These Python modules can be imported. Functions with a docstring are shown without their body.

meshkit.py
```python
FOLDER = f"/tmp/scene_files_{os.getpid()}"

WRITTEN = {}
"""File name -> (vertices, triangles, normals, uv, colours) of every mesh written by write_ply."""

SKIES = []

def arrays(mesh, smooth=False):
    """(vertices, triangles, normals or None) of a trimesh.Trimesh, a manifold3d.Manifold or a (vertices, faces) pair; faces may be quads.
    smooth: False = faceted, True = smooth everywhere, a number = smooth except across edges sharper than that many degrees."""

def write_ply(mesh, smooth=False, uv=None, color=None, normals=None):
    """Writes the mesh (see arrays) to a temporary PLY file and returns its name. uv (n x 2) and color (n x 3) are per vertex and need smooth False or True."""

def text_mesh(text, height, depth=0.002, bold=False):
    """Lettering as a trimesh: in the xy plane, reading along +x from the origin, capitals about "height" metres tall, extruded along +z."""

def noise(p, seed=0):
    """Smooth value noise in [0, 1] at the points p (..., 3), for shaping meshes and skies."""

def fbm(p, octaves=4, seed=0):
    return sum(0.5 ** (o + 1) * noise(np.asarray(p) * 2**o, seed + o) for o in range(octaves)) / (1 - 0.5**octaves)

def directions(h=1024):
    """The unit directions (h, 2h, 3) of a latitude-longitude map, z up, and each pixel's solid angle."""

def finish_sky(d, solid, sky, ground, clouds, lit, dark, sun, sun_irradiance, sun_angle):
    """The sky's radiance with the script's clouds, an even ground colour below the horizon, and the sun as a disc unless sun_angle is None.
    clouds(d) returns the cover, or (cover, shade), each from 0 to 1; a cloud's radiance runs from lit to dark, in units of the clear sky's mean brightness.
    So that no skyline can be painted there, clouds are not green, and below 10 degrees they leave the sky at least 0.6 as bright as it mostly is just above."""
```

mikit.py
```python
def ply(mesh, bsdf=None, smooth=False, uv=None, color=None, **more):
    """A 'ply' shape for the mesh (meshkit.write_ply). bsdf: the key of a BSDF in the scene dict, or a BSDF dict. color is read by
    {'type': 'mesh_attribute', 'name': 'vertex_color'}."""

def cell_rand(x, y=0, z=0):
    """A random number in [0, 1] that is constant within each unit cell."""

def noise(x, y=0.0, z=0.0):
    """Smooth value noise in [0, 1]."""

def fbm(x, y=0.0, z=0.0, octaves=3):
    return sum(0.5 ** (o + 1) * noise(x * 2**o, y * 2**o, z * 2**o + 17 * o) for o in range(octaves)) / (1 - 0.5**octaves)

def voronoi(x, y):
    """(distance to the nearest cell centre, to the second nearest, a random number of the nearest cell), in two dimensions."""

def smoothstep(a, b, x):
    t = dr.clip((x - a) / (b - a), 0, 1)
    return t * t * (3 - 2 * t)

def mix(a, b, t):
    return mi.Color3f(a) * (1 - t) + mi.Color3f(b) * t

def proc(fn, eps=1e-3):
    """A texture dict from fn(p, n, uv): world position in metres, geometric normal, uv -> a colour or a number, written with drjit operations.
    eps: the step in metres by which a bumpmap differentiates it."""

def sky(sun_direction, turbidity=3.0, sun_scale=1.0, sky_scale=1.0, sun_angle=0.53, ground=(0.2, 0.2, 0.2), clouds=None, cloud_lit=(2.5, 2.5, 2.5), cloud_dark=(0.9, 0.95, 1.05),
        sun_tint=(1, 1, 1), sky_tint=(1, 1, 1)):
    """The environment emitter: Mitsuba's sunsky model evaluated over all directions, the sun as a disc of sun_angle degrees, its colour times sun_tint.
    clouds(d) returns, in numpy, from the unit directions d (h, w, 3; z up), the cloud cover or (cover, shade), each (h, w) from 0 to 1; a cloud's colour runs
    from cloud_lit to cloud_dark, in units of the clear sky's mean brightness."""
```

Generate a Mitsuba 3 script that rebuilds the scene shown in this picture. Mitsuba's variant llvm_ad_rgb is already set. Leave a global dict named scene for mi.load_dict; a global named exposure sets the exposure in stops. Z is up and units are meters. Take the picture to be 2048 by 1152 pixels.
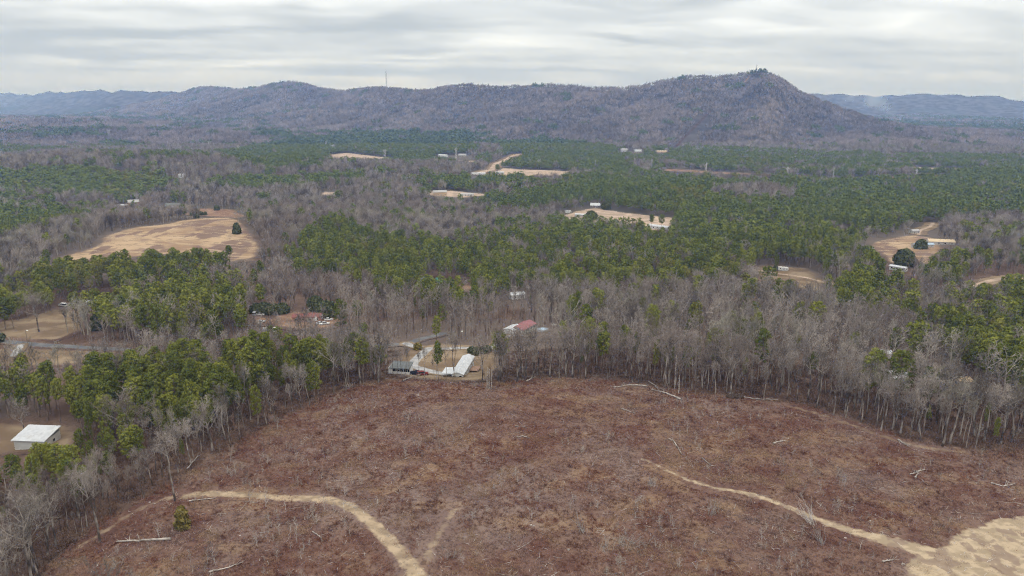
import math, random
import numpy as np, trimesh, shapely, shapely.affinity
import drjit as dr
import mitsuba as mi
import mikit, meshkit
from mikit import noise, fbm, smoothstep, mix, cell_rand

# ---------------------------------------------------------------- camera, sky, exposure
T = mi.ScalarTransform4f
CAM_Z, PITCH, FOV = 100.0, 14.8, 71.5
FPX = 1024 / math.tan(math.radians(FOV / 2))
cp, sp = math.cos(math.radians(PITCH)), math.sin(math.radians(PITCH))
scene, labels = {}, {}
scene['camera'] = {'type': 'perspective', 'fov': FOV, 'near_clip': 1.0, 'far_clip': 60000.0,
                   'to_world': T().look_at(origin=[0, 0, CAM_Z], target=[0, cp, CAM_Z - sp], up=[0, 0, 1]),
                   'medium': {'type': 'ref', 'id': 'haze_air'}}
exposure = 2.05


def clouds(d):
    z = np.maximum(d[..., 2], 0.0) + 0.12
    x, y = d[..., 0] / z, d[..., 1] / z
    P = lambda fx, fy, k, skew=0.0: np.stack([x * fx + k, y * fy + skew * x, 0 * x + k], -1)
    warp = meshkit.fbm(P(0.50, 0.80, 5), 4, 4) - 0.5
    w2 = meshkit.fbm(P(1.5, 2.3, 8), 3, 24) - 0.5
    q = P(0.50, 1.55, 0, -0.15)
    q[..., 1] += 1.6 * warp + 1.0 * w2
    q[..., 0] += 1.2 * w2
    a = meshkit.fbm(q, 6, 1)
    b = meshkit.fbm(P(0.28, 0.62, 3), 4, 7)
    r = P(1.3, 5.2, 9, -0.6)
    r[..., 1] += 3.2 * warp + 2.0 * w2
    c = meshkit.fbm(r, 5, 11)
    tex = 1.03 + 0.92 * (a - 0.5) + 0.60 * (b - 0.5) + 0.80 * (c - 0.5)          # streaks of thicker and thinner cloud
    bright = 1.62 * (1 + 2 * np.maximum(d[..., 2], 0)) * tex                     # an overcast sky: the zenith about three times the horizon
    return np.ones_like(tex), np.clip((LIT - bright) / (LIT - DARK), 0, 1)


LIT, DARK = 5.4, 0.8
scene['sky'] = mikit.sky([0.30, -0.45, 0.84], turbidity=3, sun_scale=0.16, sun_angle=50, sky_scale=1.0, clouds=clouds,
                         cloud_lit=(5.25, 5.40, 5.55), cloud_dark=(0.70, 0.84, 0.93))
labels['sky'] = {'label': 'overcast sky of streaky grey cloud', 'kind': 'structure'}

rng = np.random.default_rng(11)
U = lambda a, b, n=None: rng.uniform(a, b, n)

# ---------------------------------------------------------------- terrain


def pix_dir(px, py):
    a, b = (np.asarray(px, float) - 1024) / FPX, (576 - np.asarray(py, float)) / FPX
    return np.stack([a, cp + b * sp, -sp + b * cp], -1)


def sky_pt(px, py, Y):
    d = pix_dir(px, py)
    return d[..., 0] / d[..., 1] * Y, np.asarray(Y, float), CAM_Z + d[..., 2] / d[..., 1] * Y


# skyline of the ridges: photo column, photo row, distance
MAIN = np.array([(-700, 182, 15500), (-300, 180, 13000), (0, 180, 10800), (40, 184, 10300), (66, 187, 10000), (95, 179, 9600), (140, 180, 9000), (165, 177, 8700), (200, 175, 8200), (228, 181, 7900), (245, 175, 7600),
                 (300, 179, 7100), (330, 177, 6900), (372, 181, 6500), (400, 170, 6100), (425, 170, 5900), (470, 176, 5500), (520, 172, 5100), (545, 164, 4900), (578, 160, 4700), (610, 164, 4550), (640, 174, 4400), (690, 179, 4200),
                 (730, 172, 4050), (775, 172, 3900), (820, 177, 3750), (870, 176, 3650), (895, 168, 3550), (940, 166, 3450), (1000, 170, 3400), (1060, 168, 3350), (1110, 166, 3300), (1180, 171, 3250), (1240, 173, 3200), (1290, 166, 3150),
                 (1330, 155, 3100), (1370, 149, 3080), (1440, 148, 3060), (1490, 141, 3050), (1515, 138, 3040), (1538, 141, 3030), (1555, 149, 3020), (1573, 159, 3010), (1600, 178, 2990), (1640, 195, 2960), (1700, 219, 2900), (1760, 238, 2820), (1800, 247, 2750),
                 (1900, 262, 2600), (2048, 283, 2450), (2200, 296, 2300)], float)
FARR = np.array([(1450, 187, 7800), (1560, 187, 7600), (1640, 183, 7400), (1700, 185, 7300), (1750, 188, 7200), (1800, 185, 7100), (1850, 184, 7050), (1900, 184, 7000), (1950, 188, 6900), (1990, 187, 6900), (2048, 200, 6800), (2150, 209, 6700), (2400, 202, 6600)], float)


def ridge_z(x, y, R, wf, wb, tree, spur, seed):
    rx, ry, rz = sky_pt(R[:, 0], R[:, 1], R[:, 2])
    rz = rz - tree
    best, bz, bs, side = np.full(x.shape, 1e9), np.zeros(x.shape), np.zeros(x.shape), np.zeros(x.shape)
    s0 = 0.0
    for i in range(len(rx) - 1):
        ax, ay, dx, dy = rx[i], ry[i], rx[i + 1] - rx[i], ry[i + 1] - ry[i]
        L2 = dx * dx + dy * dy
        t = np.clip(((x - ax) * dx + (y - ay) * dy) / L2, 0, 1)
        d = np.hypot(x - ax - t * dx, y - ay - t * dy)
        m = d < best
        best = np.where(m, d, best)
        bz = np.where(m, rz[i] + t * (rz[i + 1] - rz[i]), bz)
        bs = np.where(m, s0 + t * math.sqrt(L2), bs)
        side = np.where(m, np.sign((x - ax) * dy - (y - ay) * dx), side)
        s0 += math.sqrt(L2)
    W = np.where(side > 0, wf, wb)
    u = np.clip(best / W, 0, 1)
    # ravines and spurs run down from the crest
    k = np.stack([bs / 330 + 0.9 * u, u * 0.9, 0 * u + seed], -1)
    sp_ = meshkit.fbm(k, 4, seed) - 0.5
    u2 = np.clip(u + spur * 3.7 * sp_ * u * (1 - u) * smooth01(u / 0.2), 0, 1)
    g = (1 - u2) ** 1.55 * (1 - 0.12 * np.sin(np.pi * u2))
    return -44 + (bz + 44) * g, best, side


def smooth01(t):
    t = np.clip(t, 0, 1)
    return t * t * (3 - 2 * t)


def bump(x, y, cx, cy, sx, sy, a, rot=0.0):
    c, s = math.cos(rot), math.sin(rot)
    u, v = ((x - cx) * c + (y - cy) * s) / sx, (-(x - cx) * s + (y - cy) * c) / sy
    return a * np.exp(-0.5 * (u * u + v * v))


def height(x, y):
    x, y = np.asarray(x, float), np.asarray(y, float)
    z = np.interp(y, [-3000, 0, 200, 245, 290, 340, 420, 600, 900, 1500, 2500, 30000], [0, 0, 0, -1.5, -9, -15, -22, -31, -38, -44, -46, -46])
    near = np.exp(-((y - 150) / 170.0) ** 2)
    z = z - near * (10 * smooth01((-x - 75 - 0.15 * (y - 130)) / 90) + 9 * smooth01((x - 120) / 130))
    z = z + bump(x, y, -300, 640, 125, 95, 21, 0.15) + bump(x, y, -640, 1230, 330, 130, 44, 0.1) + bump(x, y, 260, 640, 260, 120, 6)
    z = z + bump(x, y, 170, 930, 140, 90, 11) + bump(x, y, -150, 1900, 500, 160, 12) + bump(x, y, -2300, 3300, 900, 300, 45, 0.1) + bump(x, y, -1500, 2600, 500, 160, 34, 0.15) + bump(x, y, -700, 1650, 300, 90, 12, -0.1) + bump(x, y, 420, 1500, 260, 80, 10, 0.2) + bump(x, y, -2900, 4300, 900, 260, 40, 0.1) + bump(x, y, 380, 560, 130, 80, 7)
    far = smooth01((y - 300) / 700)
    p = np.stack([x / 260, y / 260, 0 * x], -1)
    z = z + far * 15 * (meshkit.fbm(p, 4, 3) - 0.5) + far * 26 * smooth01((y - 1800) / 2000) * (meshkit.fbm(p * 0.33, 3, 8) - 0.5)
    p2 = np.stack([x / 38, y / 38, 0 * x], -1)
    z = z + (1 - far) * 2.6 * (meshkit.fbm(p2, 3, 5) - 0.5)
    r1, d1, s1 = ridge_z(x, y, MAIN, 1000, 900, 15, 0.75, 21)
    r2, d2, s2 = ridge_z(x, y, FARR, 1200, 900, 12, 0.3, 31)
    m = np.maximum(np.maximum(r1, r2), z)
    return m + 5 * np.exp(-np.abs(np.maximum(r1, r2) - z) / 12)


def axis(pts):
    out = [pts[0][0]]
    for (a, h0), (b, h1) in zip(pts[:-1], pts[1:]):
        n = max(2, int(round((b - a) / ((h0 + h1) / 2))))
        t = np.linspace(0, 1, n + 1)[1:]
        w = h0 + (h1 - h0) * t
        c = np.cumsum(w)
        out += list(a + (b - a) * c / c[-1])
    return np.array(out)


GX = axis([(-16000, 420), (-6000, 120), (-2500, 42), (-900, 16), (-330, 3.2), (330, 3.2), (900, 16), (2600, 42), (5000, 120), (16000, 500)])
GY = axis([(-900, 90), (40, 4), (100, 3.2), (380, 3.2), (1000, 9), (2000, 26), (4000, 38), (8000, 100), (18000, 400)])
_xx, _yy = np.meshgrid(GX, GY)
GZ = height(_xx, _yy)


def gz(x, y):
    x, y = np.asarray(x, float), np.asarray(y, float)
    i = np.clip(np.searchsorted(GX, x) - 1, 0, len(GX) - 2)
    j = np.clip(np.searchsorted(GY, y) - 1, 0, len(GY) - 2)
    u, v = (x - GX[i]) / (GX[i + 1] - GX[i]), (y - GY[j]) / (GY[j + 1] - GY[j])
    a, b, c, d = GZ[j, i], GZ[j, i + 1], GZ[j + 1, i], GZ[j + 1, i + 1]
    return np.where(u > v, a + (b - a) * u + (d - b) * v, a + (d - c) * u + (c - a) * v)


MARCH = 70 * (15000 / 70) ** np.linspace(0, 1, 2600)


def at(px, py, dz=0.0):
    """The point where the photograph's ray (2048 x 1152) first meets the ground raised by dz: (n, 3)."""
    d = pix_dir(np.atleast_1d(px), np.atleast_1d(py))
    d = d / np.linalg.norm(d, axis=-1, keepdims=True)
    P = np.array([0, 0, CAM_Z]) + d[:, None] * MARCH[None, :, None]
    below = P[..., 2] < gz(P[..., 0], P[..., 1]) + dz
    k = np.where(below.any(1), below.argmax(1), len(MARCH) - 1)
    k = np.maximum(k, 1)
    lo, hi = MARCH[k - 1], MARCH[k]
    for _ in range(12):
        m = (lo + hi) / 2
        Q = np.array([0, 0, CAM_Z]) + d * m[:, None]
        b = Q[:, 2] < gz(Q[:, 0], Q[:, 1]) + dz
        lo, hi = np.where(b, lo, m), np.where(b, m, hi)
    Q = np.array([0, 0, CAM_Z]) + d * hi[:, None]
    Q[:, 2] = gz(Q[:, 0], Q[:, 1])
    return Q


def at1(px, py, dz=0.0):
    return at([px], [py], dz)[0]


def project(x, y, z):
    z = z - CAM_Z
    f, u = y * cp - z * sp, y * sp + z * cp
    f = np.where(np.abs(f) < 1e-6, 1e-6, f)
    return 1024 + FPX * x / f, 576 - FPX * u / f, f


def seen(x, y, z, over=22.0, steps=90):
    """Whether the ground leaves the line from the camera to these points free (with some margin)."""
    t = np.linspace(0.03, 0.985, steps)[:, None]
    ok = np.ones(len(x), bool)
    for tt in t[:, 0]:
        ok &= CAM_Z + (z - CAM_Z) * tt + over > gz(x * tt, y * tt)
    return ok


# ---------------------------------------------------------------- materials
def rgbv(c):
    return {'type': 'rgb', 'value': list(c)}


def diffuse(name, tex):
    scene[name] = {'type': 'twosided', 'bsdf': {'type': 'diffuse', 'reflectance': mikit.proc(tex) if callable(tex) else rgbv(tex)}}


def litter_col(p):
    a = fbm(p.x / 9, p.y / 9, 0, 3)
    b = fbm(p.x / 70 + 5, p.y / 70, 0, 3)
    e = fbm(p.x / 1.4, p.y / 1.2, 4, 3)
    c = mix((0.105, 0.066, 0.050), (0.20, 0.138, 0.105), smoothstep(0.3, 0.7, a * 0.55 + e * 0.45))
    c = mix(c, (0.055, 0.038, 0.032), smoothstep(0.5, 0.75, e) * 0.5)
    c = mix(c, (0.165, 0.138, 0.12), smoothstep(0.45, 0.65, b) * 0.6)
    c = mix(c, (0.135, 0.122, 0.10), smoothstep(450, 900, p.y) * 0.75)
    far = smoothstep(1500, 2600, p.y)
    d = mix((0.045, 0.041, 0.043), (0.095, 0.083, 0.08), smoothstep(0.3, 0.7, fbm(p.x / 45, p.y / 45, p.z / 45, 4)))
    d = mix(d, (0.05, 0.062, 0.045), smoothstep(0.5, 0.62, fbm(p.x / 600, p.y / 420, 3, 4)) * (1 - smoothstep(0, 60, p.z)) * 0.7)
    return mix(c, d, far)


def clear_col(p):
    a, b = fbm(p.x / 22, p.y / 22, 3, 5), fbm(p.x / 6 + 9, p.y / 5, 0, 4)
    c, e = fbm(p.x / 0.6, p.y / 0.6, 0, 3), fbm(p.x / 11 + 20, p.y / 8, 7, 5)
    base = mix((0.125, 0.067, 0.053), (0.19, 0.12, 0.092), smoothstep(0.3, 0.7, b))
    base = mix(base, (0.25, 0.195, 0.17), smoothstep(0.52, 0.68, a) * 0.4)
    base = mix(base, (0.30, 0.20, 0.12), smoothstep(0.54, 0.72, e) * 0.5)
    return mix(base, (0.060, 0.034, 0.027), smoothstep(0.45, 0.8, c) * 0.6)


def sheet_mat(name, col, under, rag=1.0, soft=1.0):
    """Ground cover that gives way raggedly to what lies under it; uv.x is the distance from the sheet's edge in metres."""
    def f(p, n, uv):
        k = smoothstep(-0.1, 1.0, (uv.x / soft) + rag * 1.6 * (fbm(p.x / (1.6 * soft), p.y / (1.3 * soft), 2, 3) - 0.55))
        return mix(under(p), col(p), k)
    diffuse(name, f)


diffuse('m_ground', lambda p, n, uv: litter_col(p))
sheet_mat('m_clearing', clear_col, litter_col, 1.0, 4.0)


def dirt_col(p):
    a, b = fbm(p.x / 3.1, p.y / 2.4, 4, 4), fbm(p.x / 0.7, p.y / 0.7, 1, 3)
    return mix(mix((0.27, 0.20, 0.135), (0.44, 0.335, 0.225), smoothstep(0.3, 0.7, a)), (0.19, 0.15, 0.12), smoothstep(0.6, 0.8, b) * 0.6)


def straw_col(p):
    a, b = fbm(p.x / 2.1, p.y / 1.4, 14, 4), fbm(p.x / 9, p.y / 7, 1, 3)
    return mix(mix((0.30, 0.23, 0.15), (0.48, 0.375, 0.25), smoothstep(0.3, 0.7, a)), (0.185, 0.125, 0.098), smoothstep(0.50, 0.62, fbm(p.x / 2.4, p.y / 2.6, 1, 5)) * 0.75)


def field_col(p):
    a, b, c = fbm(p.x / 22, p.y / 14, 14, 4), fbm(p.x / 5, p.y / 3, 1, 3), fbm(p.x / 9 + 40, p.y / 26, 3, 3)
    g = mix((0.30, 0.20, 0.125), (0.45, 0.325, 0.205), smoothstep(0.3, 0.7, a))
    g = mix(g, (0.15, 0.10, 0.088), smoothstep(0.50, 0.60, fbm(p.x / 13 + 40, p.y / 24, 3, 5)) * 0.75)
    g = mix(g, (0.22, 0.155, 0.12), smoothstep(0.5, 0.75, b) * 0.6)
    return mix(g, (0.50, 0.38, 0.25), smoothstep(0.60, 0.72, fbm(p.x / 30 + 7, p.y / 2.6 + 0.05 * p.x, 3, 3)) * 0.5)


def lawn_col(p):
    a, b = fbm(p.x / 12, p.y / 9, 24, 4), fbm(p.x / 2.4, p.y / 2, 1, 3)
    return mix(mix((0.185, 0.130, 0.085), (0.30, 0.225, 0.15), smoothstep(0.3, 0.7, a)), (0.18, 0.13, 0.08), smoothstep(0.5, 0.8, b) * 0.6)


def gravel_col(p):
    return mix((0.31, 0.305, 0.30), (0.45, 0.435, 0.42), smoothstep(0.3, 0.7, fbm(p.x / 2.5, p.y / 2, 2, 4)))


def asphalt_col(p):
    return mix((0.135, 0.135, 0.14), (0.19, 0.185, 0.18), smoothstep(0.3, 0.7, fbm(p.x / 4, p.y / 3, 2, 4)))


def redclay_col(p):
    return mix((0.19, 0.115, 0.08), (0.31, 0.20, 0.135), smoothstep(0.3, 0.7, fbm(p.x / 6, p.y / 4, 6, 4)))


def pale_col(p):
    return mix((0.36, 0.275, 0.205), (0.52, 0.40, 0.30), smoothstep(0.3, 0.7, fbm(p.x / 9, p.y / 7, 6, 4)))


# ---------------------------------------------------------------- the ground and what lies on it as sheets
ny, nx = GZ.shape
_i = np.arange(ny * nx).reshape(ny, nx)
_a, _b, _c, _d = _i[:-1, :-1].ravel(), _i[:-1, 1:].ravel(), _i[1:, :-1].ravel(), _i[1:, 1:].ravel()
scene['ground'] = mikit.ply((np.stack([_xx.ravel(), _yy.ravel(), GZ.ravel()], 1), np.vstack([np.stack([_a, _b, _d], 1), np.stack([_a, _d, _c], 1)])), 'm_ground', smooth=True)
labels['ground'] = {'label': 'rolling valley floor and wooded mountain ridges under leaf litter', 'kind': 'structure'}

NO_TREES, NO_SCRUB = [], []


def world_poly(pts, dz=0.0):
    pts = np.array(pts, float)
    return shapely.Polygon(at(pts[:, 0], pts[:, 1], dz)[:, :2]).buffer(0)


def smooth_line(pts, dz=0.0, n=10):
    pts = np.array(pts, float)
    w = at(pts[:, 0], pts[:, 1], dz)[:, :2]
    s = np.concatenate([[0], np.cumsum(np.hypot(*np.diff(w, axis=0).T))])
    from scipy.interpolate import PchipInterpolator
    t = np.linspace(0, s[-1], max(12, n * len(pts)))
    return np.stack([PchipInterpolator(s, w[:, 0])(t), PchipInterpolator(s, w[:, 1])(t)], 1)


def open_view(poly, hs=(0, 3, 6, 9)):
    """The open ground and the strip before it where tall trees would hide it from the hilltop."""
    c = poly.representative_point()
    k = CAM_Z - float(gz(c.x, c.y))
    if math.hypot(c.x, c.y) < 320:
        return poly
    return shapely.union_all([shapely.affinity.scale(poly, 1 - h / k, 1 - h / k, origin=(0, 0)) for h in hs])


def sheet(name, poly, step, mat, label, lift, grow=None, relief=0.0, under_scrub=False, trees=True, trim=0.0):
    grow = step * 1.2 if grow is None else grow
    big = poly.buffer(grow)
    x0, y0, x1, y1 = big.bounds
    xs, ys = np.arange(x0 - step, x1 + 2 * step, step), np.arange(y0 - step, y1 + 2 * step, step)
    X, Y = np.meshgrid(xs, ys)
    ins = shapely.contains_xy(big, X.ravel(), Y.ravel()).reshape(X.shape)
    cell = ins[:-1, :-1] | ins[1:, :-1] | ins[:-1, 1:] | ins[1:, 1:]
    I = np.arange(X.size).reshape(X.shape)
    jj, ii = np.nonzero(cell)
    a, b, c, d = I[jj, ii], I[jj, ii + 1], I[jj + 1, ii], I[jj + 1, ii + 1]
    F = np.vstack([np.stack([a, b, d], 1), np.stack([a, d, c], 1)])
    used, F = np.unique(F, return_inverse=True)
    F = F.reshape(-1, 3)
    x, y = X.ravel()[used], Y.ravel()[used]
    pts = shapely.points(x, y)
    inside = shapely.contains_xy(poly, x, y)
    dist = shapely.distance(shapely.boundary(poly), pts) * np.where(inside, 1, -1)
    z = gz(x, y) + lift
    if relief:
        z = z + relief * meshkit.fbm(np.stack([x / 2.6, y / 2.6, 0 * x], 1), 3, 6) * smooth01(dist / 4)
    scene[name] = mikit.ply((np.stack([x, y, z], 1), F), mat, smooth=True, uv=np.stack([dist, 0 * dist], 1))
    labels[name] = {'label': label, 'kind': 'structure'}
    if trees:
        NO_TREES.append(open_view(poly.buffer(trim)))
    if under_scrub:
        NO_SCRUB.append(poly)


CLEARING = world_poly([(60, 1190), (170, 1088), (260, 1020), (350, 975), (440, 920), (540, 860), (640, 805), (720, 775), (800, 762), (900, 768), (985, 775), (1100, 762), (1210, 762), (1330, 782), (1400, 795), (1500, 800),
                       (1600, 818), (1700, 845), (1800, 880), (1900, 905), (2060, 915), (2260, 950), (2500, 1190), (1000, 1280), (60, 1280)])
sheet('clearing', CLEARING, 1.25, 'm_clearing', 'logged hilltop clearing of reddish brown brush and slash', 0.10, relief=0.16, grow=3)
sheet_mat('m_track', dirt_col, clear_col, 0.9, 0.9)
sheet_mat('m_straw', straw_col, clear_col, 1.3, 1.4)
sheet_mat('m_patch', lambda p: mix(straw_col(p), (0.44, 0.345, 0.25), 0.25), clear_col, 1.3, 0.95)
sheet_mat('m_faint', lambda p: mix(clear_col(p), dirt_col(p), 0.55), clear_col, 1.4, 1.2)
sheet_mat('m_field', field_col, litter_col, 0.8, 5.0)
sheet_mat('m_lawn', lawn_col, litter_col, 0.9, 3.0)
sheet_mat('m_gravel', gravel_col, lawn_col, 0.7, 0.8)
sheet_mat('m_road', asphalt_col, litter_col, 0.2, 0.5)
sheet_mat('m_pale', pale_col, litter_col, 0.8, 4.0)
sheet_mat('m_palelane', pale_col, lawn_col, 0.4, 1.5)
sheet_mat('m_cut', lambda p: mix((0.05, 0.032, 0.028), (0.10, 0.06, 0.05), smoothstep(0.3, 0.7, fbm(p.x / 12, p.y / 9, 2, 3))), litter_col, 0.6, 2.0)
sheet_mat('m_clay', redclay_col, litter_col, 0.9, 3.0)


def lane(name, pts, width, mat, label, lift, step, dz=0.0, **k):
    w = smooth_line(pts, dz)
    poly = shapely.LineString(w).buffer(width / 2) if np.isscalar(width) else shapely.union_all([shapely.LineString(w[i:i + 2]).buffer(np.interp(i / len(w), [0, 1], width) / 2) for i in range(len(w) - 1)])
    sheet(name, poly, step, mat, label, lift, **k)
    return w


TRACK = lane('dirt_track', [(372, 995), (410, 989), (470, 990), (560, 997), (650, 1001), (700, 1016), (740, 1045), (780, 1085), (815, 1125), (850, 1175), (890, 1230)], (3.4, 4.6), 'm_track', 'tan dirt track curving through the clearing', 0.26, 0.45, under_scrub=True, grow=1.2)
lane('dirt_track_spur', [(845, 1165), (850, 1130), (868, 1085), (895, 1045), (925, 1005)], (3.4, 2.0), 'm_faint', 'faint dirt spur branching off the curving track', 0.22, 0.45, under_scrub=True, grow=1.2)
lane('skid_path', [(150, 1100), (215, 1060), (270, 1025), (330, 1000), (380, 990)], 2.6, 'm_faint', 'worn path along the wood edge beside the clearing', 0.22, 0.6, under_scrub=True, grow=1.2)
lane('tree_line_path', [(1560, 812), (1620, 824), (1680, 843), (1750, 868), (1830, 893), (1920, 905)], 2.4, 'm_faint', 'faint tan path below the tree line', 0.22, 0.7, under_scrub=True, grow=1.5)
_w = smooth_line([(1285, 920), (1320, 935), (1365, 957), (1420, 975), (1470, 985), (1530, 998), (1580, 1018), (1640, 1042), (1710, 1066), (1790, 1088), (1850, 1104), (1900, 1112)])
EARTH = shapely.union_all([shapely.LineString(_w[i:i + 2]).buffer(np.interp(i / len(_w), [0, 0.6, 1], [1.6, 3.0, 6.0]) / 2) for i in range(len(_w) - 1)] +
                          [world_poly([(1815, 1200), (1808, 1135), (1830, 1108), (1885, 1094), (1905, 1075), (1935, 1058), (1995, 1038), (2080, 1030), (2200, 1050), (2300, 1200)])])
sheet('bare_earth', EARTH, 0.5, 'm_patch', 'straw coloured path widening into a pale patch of bare earth', 0.30, grow=2.5, under_scrub=True)
sheet('hilltop_field', world_poly([(95, 522), (190, 494), (207, 472), (270, 455), (330, 449), (440, 434), (462, 436), (500, 460), (520, 492), (512, 520), (462, 524), (380, 508), (290, 514), (190, 522), (110, 526)]), 2.5, 'm_field', 'dry tan mown field on the low hilltop', 0.35)
sheet('house_lawn', world_poly([(318, 422), (360, 414), (470, 420), (500, 432), (470, 437), (380, 430), (330, 432)]), 3, 'm_clay', 'reddish yard beside the farmhouse', 0.35)
sheet('drive_yard', world_poly([(775, 742), (815, 700), (868, 688), (940, 690), (1000, 705), (1000, 735), (975, 760), (915, 764), (820, 757)]), 1.2, 'm_lawn', 'dry lawn round the mobile home', 0.2)
lane('gravel_drive', [(812, 688), (845, 697), (868, 699), (905, 698), (935, 697), (960, 700)], 4.6, 'm_gravel', 'grey gravel lane behind the lawn', 0.34, 0.7)
lane('gravel_drive_001', [(858, 698), (846, 708), (832, 721), (826, 731), (848, 741), (880, 748), (915, 752)], 5.0, 'm_gravel', 'grey gravel drive to the white mobile home', 0.38, 0.7)
lane('gravel_drive_002', [(955, 702), (985, 695), (1005, 680), (1030, 672), (1050, 672)], 4.5, 'm_gravel', 'gravel lane to the red roofed house', 0.36, 0.8)
lane('road', [(-60, 682), (10, 684), (60, 689), (120, 693), (190, 697), (250, 700)], 5.5, 'm_road', 'narrow asphalt road at the foot of the woods', 0.32, 0.9)
lane('road_001', [(640, 690), (760, 692), (810, 688), (850, 677), (885, 668)], 5.0, 'm_road', 'asphalt road seen between the trees by the gravel lane', 0.32, 0.9)
sheet('roadside_field', world_poly([(-20, 700), (40, 694), (120, 698), (235, 703), (225, 716), (140, 730), (30, 735), (-30, 730)]), 1.6, 'm_lawn', 'dry grass strip below the road', 0.2, trim=-7)
sheet('roadside_lawn', world_poly([(-40, 650), (40, 638), (110, 617), (160, 624), (170, 660), (110, 682), (-40, 676)]), 1.6, 'm_lawn', 'brown lawn above the road', 0.2, trim=-9)
lane('gravel_apron', [(42, 691), (36, 700), (28, 712)], 4, 'm_gravel', 'pale gravel apron off the road', 0.36, 0.7)
sheet('barn_yard', world_poly([(-80, 850), (30, 846), (150, 851), (158, 875), (140, 895), (60, 905), (-80, 910)]), 1.0, 'm_lawn', 'dry grass yard round the white shed', 0.2)
sheet('cluttered_yard', world_poly([(500, 632), (540, 636), (585, 624), (640, 622), (690, 640), (660, 656), (600, 660), (510, 648)]), 1.8, 'm_clay', 'bare reddish yard strewn with vehicles', 0.25)
sheet('ridge_field', world_poly([(1125, 432), (1150, 423), (1190, 416), (1240, 424), (1352, 437), (1345, 452), (1310, 462), (1240, 446), (1130, 440)]), 3.5, 'm_pale', 'pale mown field in front of the pines', 0.4)
sheet('valley_field', world_poly([(1005, 336), (1040, 339), (1140, 343), (1143, 353), (1060, 353), (1000, 352), (985, 346)]), 6, 'm_pale', 'tan field in the valley below the power line', 0.5)
sheet('valley_field_001', world_poly([(895, 321), (955, 322), (945, 331), (900, 330)]), 8, 'm_pale', 'small tan field by the valley road', 0.5)
sheet('valley_field_002', world_poly([(655, 310), (690, 306), (800, 318), (760, 325), (665, 323)]), 8, 'm_pale', 'long pale field under the dark plantation', 0.5)
sheet('valley_field_003', world_poly([(1820, 334), (1975, 337), (1970, 341), (1830, 339)]), 8, 'm_pale', 'thin pale field before the right hand pines', 0.5)
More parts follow.
